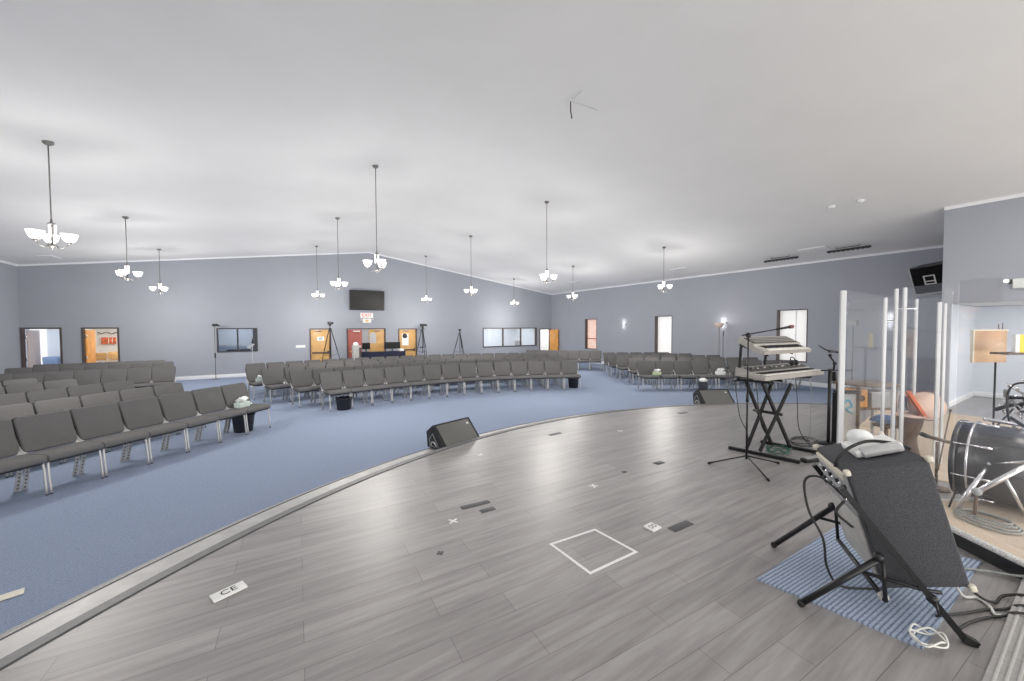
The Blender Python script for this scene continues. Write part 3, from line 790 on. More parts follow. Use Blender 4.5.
# ------------------------------------------------------------------ things at the back wall
t = thing('television', 'wide black television high on the back wall', 'television', (4.24, YB-.05, 3.54))
mb = MB(); mb.box((0, -.06, 0), (1.70, .05, 1.0), 'black', R=Rx(.06), bevel=.008); mb.build('casing', t)
mb = MB(); mb.box((0, -.087, 0), (1.63, .006, .93), 'screen', R=Rx(.06)); mb.build('screen', t)
mb = MB(); mb.box((0, .02, 0), (.4, .06, .3), 'satin_black'); mb.build('wall_bracket', t)
def exit_sign(loc, R, label, red, grp=None):
    t = thing('exit_sign', label, 'exit sign', loc)
    t.rotation_euler = R.to_euler()
    return t
t = thing('exit_sign', 'exit sign with red letters on back wall below the television', 'exit sign', (4.22, YB-.02, 2.78))
mb = MB(); mb.box((0, 0, 0), (.62, .04, .26), 'paper', bevel=.006); mb.build('housing', t)
text('EXIT', .24, 'red', (0, -.022, 0), Rx(PI/2), t)
t = thing('emergency_light', 'white emergency light box under the red exit sign', 'emergency light', (4.22, YB-.04, 2.50))
mb = MB(); mb.box((0, 0, 0), (.42, .08, .22), 'paper', bevel=.01); mb.build('housing', t)
for sx in (-1, 1):
    mb = MB(); mb.lathe([(0, -.03), (.05, -.03), (.06, .03), (.045, .035), (0, .035)], 'vent', (sx*.27, -.04, .06), 14, Rx(PI/2)); mb.build('lamp_head', t)
mb = MB(); mb.box((0, -.042, 0), (.14, .006, .12), 'oak'); mb.build('label_plate', t)
t = thing('exit_sign', 'pale exit sign box on wall over the recess opening', 'exit sign', (XI-.03, 1.08, 2.98))
mb = MB(); mb.box((0, 0, 0), (.05, .34, .20), mat('pale_sign', (.66, .70, .66), .5, emit=(.9, 1, .9), estr=.08, noise=(6, .03)), bevel=.006); mb.build('housing', t)
text('EXIT', .16, 'paper', (-.028, 0, 0), Rz(-PI/2) @ Rx(PI/2), t)
mb = MB(); mb.lathe([(0, -.02), (.03, -.02), (.04, .03), (0, .035)], 'glow', (-.02, .25, .06), 12, Ry(-PI/2)); mb.build('lamp_head', t)
mb = MB(); mb.box((0, .195, .04), (.03, .05, .09), 'satin_black'); mb.build('bracket', t)

# control desk with navy cloth, monitors, grey cabinet
t = thing('desk', 'long desk draped in navy cloth by the back wall', 'desk', (4.75, 19.75, 0))
mb = MB(); mb.box((0, 0, .93), (2.05, .7, .04), 'brown_dark'); mb.build('desktop', t)
mb = MB(); mb.box((0, -.365, .66), (2.1, .02, .62), 'navy', bevel=.006); mb.box((-1.05, 0, .66), (.02, .72, .62), 'navy'); mb.box((1.05, 0, .66), (.02, .72, .62), 'navy'); mb.build('cloth', t)
for sx in (-1, 1):
    for s2 in (-1, 1):
        mb = MB(); mb.box((sx*.95, s2*.28, .455), (.05, .05, .91), 'satin_black'); mb.build('leg', t)
def monitor(x, y, label, w=.62, h=.38, rz=0):
    t = thing('monitor', label, 'monitor', (x, y, .95), rz, 'desk monitors')
    mb = MB(); mb.box((0, 0, .30), (w, .04, h), 'black', bevel=.006); mb.build('casing', t)
    mb = MB(); mb.box((0, -.022, .30), (w-.05, .004, h-.05), 'screen'); mb.build('screen', t)
    mb = MB(); mb.box((0, .02, .08), (.05, .03, .18), 'black'); mb.box((0, .03, .01), (.24, .18, .02), 'black'); mb.build('stand', t)
monitor(3.98, 19.75, 'black monitor at the left end of the navy desk', .40, .32, .2)
monitor(5.25, 19.75, 'wide black monitor toward the right end of the navy desk', .80, .34, -.1)
t = thing('paper_stack', 'white papers on the navy desk right of monitors', 'papers', (5.66, 19.65, .952), .3)
mb = MB(); mb.box((0, 0, .05), (.22, .2, .1), 'paper', bevel=.004); mb.box((.01, .01, .11), (.2, .19, .02), 'paper', R=Rz(.2)); mb.build('sheets', t)
t = thing('equipment_cabinet', 'tall grey cabinet at left end of the navy desk', 'cabinet', (3.5, 19.55, 0))
mb = MB(); mb.box((0, 0, .65), (.34, .5, 1.3), 'grey_body', bevel=.01); mb.build('body', t)
mb = MB(); mb.box((.12, -.255, .7), (.10, .012, 1.0), 'frame_brown'); mb.build('side_slot', t)
t = thing('paper_bag', 'white crumpled bag on top of the grey cabinet', 'bag', (3.46, 19.5, 1.3))
mb = MB(); mb.lathe([(0, 0), (.12, 0), (.13, .06), (.09, .13), (.03, .16), (0, .15)], 'tissue', n=11); mb.build('bag_body', t)

# tripods
def tripod(x, y, h, spread, label, head='camera', m='satin_black', rz=0.3, foot=0.0):
    t = thing('camera_tripod', label, 'tripod', (x, y, 0), rz)
    for k in range(3):
        a = 2*PI*k/3; c, s = math.cos(a), math.sin(a)
        mb = MB(); mb.tube([(.03*c, .03*s, h-.1), (.5*spread*c, .5*spread*s, h*.5)], .021, m, 8); mb.tube([(.5*spread*c, .5*spread*s, h*.5), (spread*c, spread*s, 0)], .016, m, 8)
        mb.sphere((.5*spread*c, .5*spread*s, h*.5), .025, m); mb.build('leg', t)
        mb = MB(); mb.tube([(0, 0, h*.38), (.58*spread*c, .58*spread*s, h*.42)], .007, m, 6); mb.build('brace', t)
    mb = MB(); mb.tube([(0, 0, h*.36), (0, 0, h)], .016, m, 8); mb.build('centre_column', t)
    if head == 'camera':
        mb = MB(); mb.box((0, 0, h+.03), (.08, .1, .06), m, bevel=.01); mb.build('pan_head', t)
        mb = MB(); mb.box((0, 0, h+.12), (.13, .24, .13), 'black', bevel=.02); mb.lathe([(.045, 0), (.045, .1), (.055, .1), (.055, .14), (0, .13)], 'black', (0, -.11, h+.12), 14, Rx(PI/2)); mb.build('camera_body', t)
        mb = MB(); mb.tube([(0, .05, h+.02), (.1, .25, h-.06)], .008, m, 6); mb.build('pan_handle', t)
    else:
        mb = MB(); mb.box((0, 0, h+.04), (.1, .12, .12), 'black', bevel=.02); mb.build('pan_head', t)
    return t
tripod(2.33, 19.3, 2.24, .62, 'black camera on tall tripod before the closed oak door')
t = tripod(6.88, 19.9, 2.16, .50, 'camera tripod with screen right of the papered oak door', rz=.9)
mb = MB(); mb.box((.16, 0, 2.12), (.2, .02, .12), 'black', bevel=.005); mb.build('field_screen', t)
mb = MB(); mb.box((-.38, -.1, 1.12), (.36, .1, .05), 'black', bevel=.01); mb.build('accessory_tray', t)
t = tripod(9.1, 20.0, 1.95, .55, 'empty black tripod against wall left of long window', 'plain', rz=.5)
t = thing('camera_stand', 'small dark camera on thin pole left of control window', 'camera stand', (-1.96, 20.3, 0))
mb = MB(); mb.lathe([(0, 0), (.14, 0), (.13, .02), (.02, .03), (0, .03)], 'nickel'); mb.build('base', t)
mb = MB(); mb.tube([(0, 0, .02), (0, 0, 2.22)], .011, 'nickel', 8); mb.box((0, 0, 1.0), (.05, .05, .22), 'black', bevel=.008); mb.build('pole', t)
mb = MB(); mb.box((.02, -.02, 2.28), (.18, .16, .11), 'black', bevel=.02); mb.tube([(.08, -.06, 2.28), (.16, -.14, 2.25)], .035, 'black', 10); mb.build('camera_body', t)
t = thing('camera_stand', 'pale gadget on slim pole standing before control window', 'camera stand', (-.55, 16.9, 0))
mb = MB(); mb.lathe([(0, 0), (.14, 0), (.13, .02), (.02, .03), (0, .03)], 'white'); mb.build('base', t)
mb = MB(); mb.tube([(0, 0, .02), (0, 0, 1.62)], .009, 'vent', 8); mb.build('pole', t)
mb = MB(); mb.box((-.1, 0, 1.44), (.11, .08, .10), 'vent', bevel=.02); mb.tube([(-.1, 0, 1.44), (.06, 0, 1.55)], .022, 'vent', 8); mb.build('gadget_head', t)
mb = MB(); mb.tube([(0, 0, 1.58), (.02, -.03, 1.76)], .022, 'black', 8); mb.build('microphone', t)

# ------------------------------------------------------------------ ceiling fittings
def slope_R(x): return Ry(math.atan2((RIDGE-EAVE)/(XR-XM), 1)*(1 if x > XM else -1))
for i, (x, y) in enumerate([(-6.22, 19.3), (14.39, 16.27), (14.82, 10.11), (14.76, 5.35)]):
    w = ['by the left corner', 'by the far right corner', 'above the right wall sconce', 'between the two black light bars'][i]
    t = thing('ceiling_vent', f'grey slotted ceiling vent {w}', 'vent', (x, y, ceil_z(x)-.012), 0, 'ceiling vents'); R = slope_R(x)
    mb = MB(); mb.box((0, 0, 0), (.32, .75, .02), 'white', R=R); mb.build('frame', t)
    mb = MB()
    for k in range(5): mb.box(R @ V((-.1+.05*k, 0, -.012)), (.018, .68, .01), 'vent', R=R)
    mb.build('slats', t)
for i, (x, y) in enumerate([(15.05, 6.39), (14.95, 4.52)]):
    w = ['farther from the stage', 'nearer the stage'][i]
    t = thing('light_bar', f'black ceiling light bar near right wall, {w}', 'light bar', (x, y, ceil_z(x)), 0, 'black ceiling light bars')
    mb = MB(); mb.box((0, 0, -.11), (.07, 1.05, .06), 'deck_metal', bevel=.008); mb.build('housing', t)
    mb = MB(); mb.tube([(-.06, -.28, -.004), (-.06, -.28, -.05), (-.06, .28, -.05), (-.06, .28, -.004)], .009, 'deck_metal', 6); mb.build('bracket', t)
    mb = MB()
    for k in range(9): mb.lathe([(0, 0), (.022, 0), (.026, -.014), (0, -.016)], 'black', (0, -.46+.115*k, -.14), 10)
    mb.build('lens_row', t)
for i, (x, y) in enumerate([(11.6, 3.84), (11.62, 3.3)]):
    t = thing('smoke_detector', ['round white detector on ceiling, farther from the recess', 'round white detector on ceiling, closer to the recess'][i], 'detector', (x, y, ceil_z(x)-.02), 0, 'ceiling detectors')
    mb = MB(); mb.lathe([(0, -.04), (.05, -.04), (.075, -.01), (.075, .02), (0, .02)], 'white', n=18, R=slope_R(x)); mb.build('cover', t)
    mb = MB(); mb.lathe([(0, -.055), (.02, -.055), (.025, -.04), (0, -.04)], 'vent', n=12, R=slope_R(x)); mb.build('sensor', t)
t = thing('ceiling_hook', 'short dark rod hanging from ceiling ridge with two wires', 'hook', (4.45, 5.15, RIDGE))
mb = MB(); mb.lathe([(0, .0), (.03, .0), (.02, -.05), (0, -.05)], 'white', n=12); mb.build('mount', t)
mb = MB(); mb.tube([(0, 0, -.04), (.0, 0, -.2), (.01, -.02, -.34)], .010, 'satin_black', 8); mb.build('rod', t)
for a in ((.55, -.1, -.085), (-.0, -.35, -.002)):
    mb = MB(); mb.tube([(0, 0, -.04), a], .004, 'vent', 6); mb.build('wire', t)
# hanging speaker
t = thing('wall_speaker', 'black loudspeaker tilted down on right wall by the recess corner', 'speaker', (15.40, 2.86, 3.40))
fwd = V((-.86, .34, -.27)).normalized(); sx = fwd.cross(V((0, 0, 1))).normalized(); sz = sx.cross(fwd)
Rs = Matrix((sx, -fwd, sz)).transposed() @ Ry(math.radians(3))
bm = bmesh.new()
mb = MB(); mb.prism([(-.42, -.0), (.42, 0), (.34, .42), (-.34, .42)], -.38, .38, 'black', Rs); mb.build('cabinet', t)
mb = MB(); mb.box(Rs @ V((0, -.012, 0)), (.78, .02, .70), 'flat_black', R=Rs, bevel=.004); mb.build('front_grille', t)
mb = MB()
for c_, s_ in (((0, .10), (.26, .02)), ((0, -.13), (.26, .02)), ((0, -.05), (.22, .015)), ):
    mb.box(Rs @ V((c_[0], -.026, c_[1])), (s_[0], .008, .028), 'vent', R=Rs)
for sx_ in (-1, 1): mb.box(Rs @ V((sx_*.115, -.026, -.015)), (.028, .008, .24), 'vent', R=Rs)
mb.build('front_emblem', t)
mb = MB(); mb.box(Rs @ V((0, .02, -.40)), (.84, .12, .03), 'panel_grey', R=Rs); mb.box(Rs @ V((.41, .06, 0)), (.03, .16, .76), 'panel_grey', R=Rs); mb.build('edge_trim', t)
mb = MB(); mb.tube([Rs @ V((0, .42, 0)), (XR-15.40-.01, .05, .15)], .03, 'satin_black', 8); mb.tube([Rs @ V((-.3, .1, -.42)), Rs @ V((0, .14, -.46)), Rs @ V((.3, .1, -.42))], .012, 'satin_black', 6); mb.build('wall_bracket', t)

# ------------------------------------------------------------------ floor monitors
def floor_monitor(x, y, z, rz, label, w=.66):
    """wedge: its sloping grille faces local -Y"""
    t = thing('floor_monitor', label, 'monitor speaker', (x, y, z), rz, 'stage monitor wedges')
    # side profile in YZ (front low edge at -Y)
    prof = [(-.26, .02), (-.26, .06), (.06, .40), (.23, .27), (.20, .02)]
    Rp = Matrix(((0, 0, 1), (1, 0, 0), (0, 1, 0)))
    mb = MB(); mb.prism(prof, -w/2, w/2, 'black', Rp); mb.build('cabinet', t)
    a, b = V((0, -.26, .06)), V((0, .06, .40)); d = (b-a).normalized(); nn = V((0, -d.z, d.y)).normalized()
    R = Matrix((V((1, 0, 0)), d, nn)).transposed()
    mb = MB(); mb.box((a+b)/2+nn*.006, (w-.10, .40, .014), 'grille', R=R, bevel=.004); mb.build('grille', t)
    mb = MB(); mb.box((a+b)/2+nn*.014+V((w*.36, 0, 0))+d*.12, (.045, .03, .004), 'paper', R=R); mb.build('badge', t)
    for s in (-1, 1):
        mb = MB(); mb.prism([(-.10, .06), (.06, .26), (.14, .16), (.12, .05)], 0, .006, 'hole', Rp, (s*w/2-(.003), 0, 0))
        mb.tube([(s*(w/2+.004), y_, z_) for y_, z_ in ((-.10, .06), (.06, .26), (.14, .16), (.12, .05))], .007, 'panel_grey', 6, closed=True)
        mb.tube(smooth_path([(s*(w/2+.01), -.05, .07), (s*(w/2+.02), .0, .13), (s*(w/2+.02), .06, .12), (s*(w/2+.01), .09, .06)], 4), .011, 'vent', 6)
        mb.build('handle_recess', t)
    for s in (-1, 1):
        mb = MB()
        for yy in (-.2, .15): mb.lathe([(0, 0), (.018, 0), (.018, .02), (0, .02)], 'rubber', (s*.27, yy, 0), 10)
        mb.build('foot_pair', t)
    return t
floor_monitor(2.64, 6.09, .1, math.atan2(5.37-2.58, 9.3)*1.0+.0, 'black wedge monitor on the stage step, left of centre', .80)
floor_monitor(9.60, 5.55, .1, -.42, 'black wedge monitor on the stage step, right, near keyboards', .86)
t = thing('carton', 'small dark box topped with tissue behind the right wedge monitor', 'box', (12.0, 7.3, 0), .5)
mb = MB(); mb.box((0, 0, .16), (.30, .26, .32), 'bin', bevel=.01); mb.build('box_body', t)
mb = MB(); mb.lathe([(0, .32), (.12, .32), (.14, .37), (.06, .43), (0, .42)], 'tissue', n=9); mb.build('tissue', t)

# ------------------------------------------------------------------ marks and plates on the stage
Z = SZ+.001
t = thing('tape_square', 'white tape square outline on the grey stage floor', 'tape mark', (2.31, 2.385, Z))
mb = MB(); q = [(-.26, .245), (.24, .215), (.275, -.235), (-.25, -.235)]
for i in range(4):
    a, b = V((*q[i], .001)), V((*q[(i+1) % 4], .001)); dd = (b-a).normalized()*.012
    mb.bar(a-dd, b+dd, .026, .001+.0003*i, 'tape')
mb.build('tape_strips', t)
def flat_plate(x, y, w, d, rz, m, label, name='floor_plate', grp='plates in the stage floor', h=.004):
    mb = MB(); mb.box((0, 0, h/2), (w, d, h), m, bevel=min(.0015, h/3)); o = mb.build(name)
    o.location = (x, y, Z); o.rotation_euler = (0, 0, rz); return tag(o, label, 'floor plate', grp)
flat_plate(1.835, 3.67, .33, .07, -.06, 'grey_plate', 'long dark plate left of the tape square, farther of two')
flat_plate(1.89, 3.495, .16, .07, -.04, 'grey_plate', 'short dark plate left of the tape square, nearer of two')
flat_plate(3.285, 2.205, .28, .085, -.03, 'grey_plate', 'dark plate beside the small white plate, right of tape square')
flat_plate(4.28, 5.37, .28, .09, .1, 'grey_plate', 'dark plate near the far stage edge right of left wedge')
flat_plate(4.58, 3.42, .16, .09, .0, 'grey_plate', 'dark plate mid-stage on the way to the keyboards')
flat_plate(3.91, 3.45, .07, .05, .0, 'grey_plate', 'tiny dark plate mid-stage')
flat_plate(7.72, 5.16, .24, .08, -.2, 'grey_plate', 'dark plate near the right wedge monitor')
t = thing('floor_outlet', 'small square white plate with marks right of tape square', 'outlet', (3.03, 2.33, Z), .05, 'white plates')
mb = MB(); mb.box((0, 0, .008), (.125, .115, .016), 'paper', bevel=.003); mb.build('plate', t)
mb = MB()
for k, xx in enumerate((-.022, .022)):
    for i in range(10):
        a = i*.6283; mb.box((xx+.016*math.cos(a), .024*math.sin(a), .0165), (.008, .008, .002), 'grey_plate')
mb.build('outlet_marks', t)
t = thing('floor_sign', 'white card with dark letters lying on the front left stage floor', 'card', (-.29, 3.395, Z), math.atan2(.06, .155))
mb = MB(); mb.box((0, 0, .006), (.205, .105, .012), 'paper', bevel=.002); mb.build('card', t)
text('CE', .085, 'ink', (0, 0, .0125), Rz(0), t, 'lettering', .0008)
mb = MB(); mb.box((0, 0, .004), (.16, .10, .006), 'cream'); o = mb.build('card'); o.location = (-1.79, 4.63, .004); o.rotation_euler = (0, 0, .3); tag(o, 'beige card lying on the blue carpet at far left', 'card')
for i, (x, y) in enumerate([(1.49, 3.47), (2.63, 5.09), (3.25, 3.34), (5.41, 4.88), (1.18, 3.03)]):
    w = ['left of the dark plate pair', 'near the left wedge monitor', 'beyond the tape square', 'near the far stage edge', 'nearest the front'][i]
    mb = MB(); r = .055 if i < 4 else .03; mm = 'tape' if i < 4 else 'grey_plate'
    mb.box((0, 0, .0006), (2*r, .022, .0012), mm); mb.box((0, 0, .001), (.022, 2*r, .0012), mm)
    o = mb.build('tape_cross'); o.location = (x, y, Z); o.rotation_euler = (0, 0, .5+i*.3); tag(o, f'{"dark" if i == 4 else "white"} tape cross on the stage floor {w}', 'tape mark', 'tape crosses')

# ------------------------------------------------------------------ rug and tilted amplifier on its stand
mb = MB()
q = [(3.06, 1.42), (3.21, .58), (4.80, .56), (4.52, 1.40)]
mb.prism(q, 0, .012, 'rug'); o = mb.build('rug'); o.location = (0, 0, SZ); tag(o, 'blue ribbed rug under the tilted amplifier', 'rug')
wv = V((.817, .577, 0)); fv = V((-.577, .817, 0))             # across / rearward-lower direction of the amplifier
P0 = V((3.02, 1.12, 0))
def AP(f, z, w): return P0+fv*f+V((0, 0, z))+wv*w              # f along fv, z height, w across
ampq = dict(A=(-.257, 1.126), B=(-.662, 1.272), C=(-.875, .505), D=(-.473, .392))
amp = thing('guitar_amplifier', 'black carpet-covered amplifier tilted back on a low stand over blue rug', 'amplifier', tuple(AP(-.6, 0, .38)[:2])+(.20,))
ob = V(amp.location)
def amp_mesh(mb, w0, w1, m, quad, bev=0):
    bm = bmesh.new(); vs = []
    for w in (w0, w1):
        for f, z in quad: vs.append(bm.verts.new(AP(f, z, w)-ob))
    bm.faces.new(vs[:4]); bm.faces.new(vs[4:][::-1])
    for i in range(4): bm.faces.new([vs[i], vs[4+i], vs[4+(i+1) % 4], vs[(i+1) % 4]])
    bmesh.ops.recalc_face_normals(bm, faces=bm.faces[:])
    if bev: bmesh.ops.bevel(bm, geom=bm.edges[:], offset=bev, segments=3, profile=.5, affect='EDGES')
    mb.bm(bm, m, smooth=bev > 0)
A_, B_, C_, D_ = [V(ampq[k]) for k in 'ABCD']
mb = MB(); amp_mesh(mb, .08, .68, 'amp_carpet', [A_, B_, C_, D_], .016); mb.build('cabinet', amp)
def on_back(s, w, off=.004):       # point on the rear face (A-D): s 0 top..1 bottom
    q_ = A_+(D_-A_)*s; d = (D_-A_).normalized(); n_ = V((-d.y, d.x));
    if n_.x < 0: n_ = -n_
    q_ = q_+n_*off; return AP(q_.x, q_.y, w)-ob
dAD = (AP(*D_, 0)-AP(*A_, 0)).normalized(); nb = wv.cross(dAD).normalized()
if nb.dot(fv) < 0: nb = -nb
Rb = Matrix((wv, -dAD, -nb if wv.cross(-dAD).dot(-nb) > 0 else nb)).transposed()
mb = MB(); mb.box(on_back(.22, .38), (.54, .27, .02), 'panel_grey', R=Rb, bevel=.004); cpanel = mb.build('control_panel', amp, label='grey control panel with jacks')
mb = MB(); mb.box(on_back(.06, .38, .012), (.50, .05, .02), 'cream', R=Rb, bevel=.004); mb.build('top_strip', amp)
for k in range(8):
    for j in range(2):
        mb = MB(); c = on_back(.16+.12*j, .16+.063*k, .014); mb.lathe([(0, 0), (.016, 0), (.013, .018), (0, .02)], 'chrome' if (k+j) % 2 else 'black', c, 10, Matrix((wv, nb.cross(wv), nb)).transposed()); mb.build('knob' if j == 0 else 'jack', cpanel)
mb = MB(); mb.box(on_back(.68, .38, .006), (.50, .40, .016), 'grey_body', R=Rb, bevel=.004); mb.build('back_panel', amp, label='plain grey lower back panel')
for (f, z) in (A_, B_, C_):
    for w in (.08, .68):
        mb = MB(); mb.box(AP(f, z, w)-ob, (.04, .04, .036), 'cream', R=Rb, bevel=.010); mb.build('corner_protector', amp)
c0, c1, c2 = [(A_+(B_-A_)*s) for s in (.35, .5, .65)]
nT = V((0, 1)) ; mb = MB(); tm = (A_+B_)/2
hp = [AP(*(A_+(B_-A_)*q_+V((.34, .94))*h), w_)-ob for q_, w_, h in ((-.02, .27, -.02), (.04, .27, .03), (.28, .31, .075), (.58, .34, .085), (.86, .30, .05), (1.0, .27, .008))]
mb.tube(smooth_path(hp, 5), .011, 'cable_black', 8); mb.build('top_cable', amp)  # loose black cable arching over the cabinet top
# stand
st = thing('amplifier_stand', 'black tilting stand holding the amplifier above the rug', 'stand', tuple(AP(-.45, 0, .38)[:2])+(SZ,)); so = V(st.location)
def SP(f, z, w): return AP(f, z, w)-so
for nm, w in (('near', .0), ('far', .76)):
    mb = MB(); mb.tube([SP(.0, .22, w), SP(-.42, .64, w)], .02, 'satin_black', 10); mb.sphere(SP(0, .222, w), .024, 'rubber'); mb.build('leg', st)
    mb = MB(); mb.bar(SP(-.80, .235, w), SP(*((-.20, 1.05) if nm == 'near' else (-.27, .955)), w), .034, .034, 'satin_black'); mb.bar(SP(-.86, .208, w), SP(-.80, .235, w), .042, .042, 'rubber'); mb.build('leg', st)
    mb = MB(); mb.sphere(SP(-.40, .63, w), .032, 'satin_black'); mb.build('clamp', st)
    mb = MB(); mb.sphere(SP(-.66, .43, w), .03, 'satin_black'); mb.tube([SP(-.66, .43, w-.03), SP(-.67, .36, w-.05)], .007, 'satin_black', 6); mb.build('clamp', st)
    mb = MB(); mb.tube([SP(-.30, .52, w), SP(-.62, .475, w), SP(-.70, .48, w)], .012, 'satin_black', 8); mb.build('brace', st)
mb = MB(); mb.tube([SP(-.44, .362, .0), SP(-.44, .362, .76)], .016, 'satin_black', 8); mb.tube([SP(-.44, .362, 0), SP(-.42, .62, 0)], .012, 'satin_black', 8); mb.tube([SP(-.44, .362, .76), SP(-.42, .62, .76)], .012, 'satin_black', 8); mb.sphere(SP(-.44, .365, .03), .03, 'grey_body'); mb.build('rest_bar', st)
mb = MB(); mb.tube([SP(-.24, 1.0, 0), SP(-.24, 1.0, .07)], .012, 'satin_black', 8); mb.build('support_arm', st)
# tissue pack on top of the amplifier
tp = (A_+(B_-A_)*.62); ctr = AP(tp.x, tp.y, .40)
t = thing('tissue_pack', 'white tissue pack lying on top of the tilted amplifier', 'tissue pack', tuple(ctr))
bdir = (AP(*B_, 0)-AP(*A_, 0)).normalized(); ntop = wv.cross(bdir).normalized(); ntop = ntop if ntop.z > 0 else -ntop
Rt = Matrix((wv, ntop.cross(wv), ntop)).transposed()
mb = MB(); mb.box(Rt @ V((0, 0, .03)), (.26, .27, .05), 'paper', R=Rt, bevel=.012); mb.build('packet', t)
mb = MB(); mb.box(Rt @ V((-.13, -.01, .04)), (.07, .22, .035), 'vent', R=Rt @ Ry(-.4), bevel=.004); mb.build('folded_flap', t)
mb = MB(); mb.sphere(Rt @ V((.08, .02, .075)), .08, 'tissue', (1.0, 1.0, .75), 12); mb.build('tissue', t)

def cable(name, pts, r, m, label, grp=None, sub=7):
    mb = MB(); mb.tube(smooth_path(pts, sub), r, m, 8); o = mb.build(name); return tag(o, label, 'cable', grp)
cable('cable', [AP(-.25, .96, .10), AP(-.14, 1.05, .16), AP(-.06, 1.00, .2), AP(-.08, .80, .18), AP(-.16, .62, .16), AP(-.2, .4, .2), AP(-.32, .23, .3), AP(-.6, .222, .4)], .008, 'cable_black', 'black cable looping from the amplifier rear down to the rug')
cable('cable', [AP(-.26, .92, .12), AP(-.2, .86, .06), AP(-.26, .80, .04), AP(-.30, .76, .1)], .009, 'cable_black', 'short black lead on the amplifier control panel')

# ------------------------------------------------------------------ keyboards on an X stand
KB = thing('stage_keyboard', 'large grey stage keyboard on the lower tier of black stand', 'keyboard', (6.17, 2.80, 1.30)); KR = Rz(math.radians(-4.7)) @ Rx(math.radians(2))
KB.rotation_euler = KR.to_euler()
Lk, Dk = 1.70, .45
Rp = Matrix(((0, 0, 1), (1, 0, 0), (0, 1, 0)))
mb = MB(); mb.prism([(0, 0), (0, .065), (.20, .075), (.22, .10), (.36, .15), (Dk, .15), (Dk, .02), (.1, 0)], 0, Lk, 'keyboard_grey', Rp); mb.build('case', KB)
mb = MB(); mb.box((Lk/2, .10, .076), (Lk-.12, .17, .012), 'key_white', bevel=.002); mb.build('white_keys', KB)
mb = MB()
for k in range(64):
    if k % 7 in (2, 6): continue
    mb.box((.08+.0236*k+.012, .135, .088), (.012, .10, .014), 'black')
mb.build('black_keys', KB)
mb = MB(); mb.box((Lk/2, .29, .132), (Lk-.1, .13, .006), 'keyboard_dark', R=Rx(.34)); mb.build('control_panel', KB)
mb = MB()
for k in range(18): mb.box((.14+.085*k, .285+.03*(k % 2), .142), (.03, .018, .012), 'key_white' if k % 3 else 'black', R=Rx(.34))
mb.lathe([(0, 0), (.055, 0), (.05, .03), (0, .032)], 'keyboard_dark', (Lk-.22, .36, .15), 16); mb.build('buttons', KB)
mb = MB(); mb.box((-.004, .2, .05), (.014, .36, .07), 'keyboard_grey', bevel=.006); mb.build('end_cheek', KB)
KU = thing('synthesizer', 'grey synthesizer steeply tilted on the upper tier of black stand', 'keyboard', (5.98, 2.73, 1.70)); KUR = Rz(math.radians(-4.5)) @ Rx(math.radians(20))
KU.rotation_euler = KUR.to_euler(); Lu, Du = 1.27, .43
mb = MB(); mb.prism([(0, 0), (0, .05), (.17, .06), (.19, .085), (Du, .11), (Du, .03), (.12, -.02), (.06, -.01)], 0, Lu, 'keyboard_grey', Rp); mb.build('case', KU)
mb = MB(); mb.box((Lu/2+.03, .085, .06), (Lu-.16, .15, .012), 'key_white', bevel=.002); mb.build('white_keys', KU)
mb = MB()
for k in range(42):
    if k % 7 in (2, 6): continue
    mb.box((.13+.0246*k, .115, .072), (.012, .09, .012), 'black')
mb.build('black_keys', KU)
mb = MB(); mb.box((Lu/2, .295, .1025), (Lu-.08, .17, .006), 'keyboard_dark', R=Rx(.12)); mb.build('control_panel', KU)
mb = MB()
for j in range(3): mb.box((Lu/2, .235+.05*j, .106+.006*j), (Lu-.14, .012, .006), 'keyboard_grey', R=Rx(.12))
mb.build('buttons', KU)
ks = thing('keyboard_stand', 'black double X-braced stand carrying two keyboards', 'stand', (6.6, 2.72, SZ)); kx = -6.6; kyo = -2.72
def KP(x, y, z): return V((x+kx, y+kyo, z-SZ))
for a, b in (((6.24, 3.10, 1.26), (6.80, 2.98, .235)), ((6.22, 2.85, 1.26), (6.84, 2.73, .235)), ((6.52, 2.60, 1.26), (6.19, 2.86, .235)), ((6.52, 2.85, 1.26), (6.17, 3.04, .235))):
    mb = MB(); mb.bar(KP(*a), KP(*b), .05, .03, 'satin_black', up=(0, 1, 0)); mb.build('cross_leg', ks)
mb = MB(); mb.bar(KP(6.02, 3.23, .225), KP(6.18, 2.34, .225), .045, .045, 'satin_black'); mb.build('foot_bar', ks)
mb = MB(); mb.bar(KP(6.78, 3.12, .225), KP(6.92, 2.20, .225), .045, .045, 'satin_black'); mb.build('foot_bar', ks)
for x in (6.24, 6.60):
    mb = MB(); mb.bar(KP(x-.03, 3.22, 1.275), KP(x+.02, 2.76, 1.275), .04, .035, 'satin_black'); mb.build('support_arm', ks)
for x in (6.22, 7.02):
    mb = MB(); mb.bar(KP(x+.0, 3.20, 1.26), KP(x+.0, 3.17, 1.80), .03, .03, 'satin_black'); mb.bar(KP(x+.0, 3.19, 1.825), KP(x+.04, 2.80, 1.675), .03, .03, 'satin_black'); mb.build('upper_arm', ks)
mb = MB(); mb.bar(KP(6.12, 3.22, 1.26), KP(7.1, 3.18, 1.26), .035, .03, 'satin_black'); mb.build('rear_rail', ks)
mb = MB(); mb.tube([KP(6.40, 2.66, .80), KP(6.40, 3.06, .80)], .022, 'satin_black', 10); mb.build('pivot', ks)
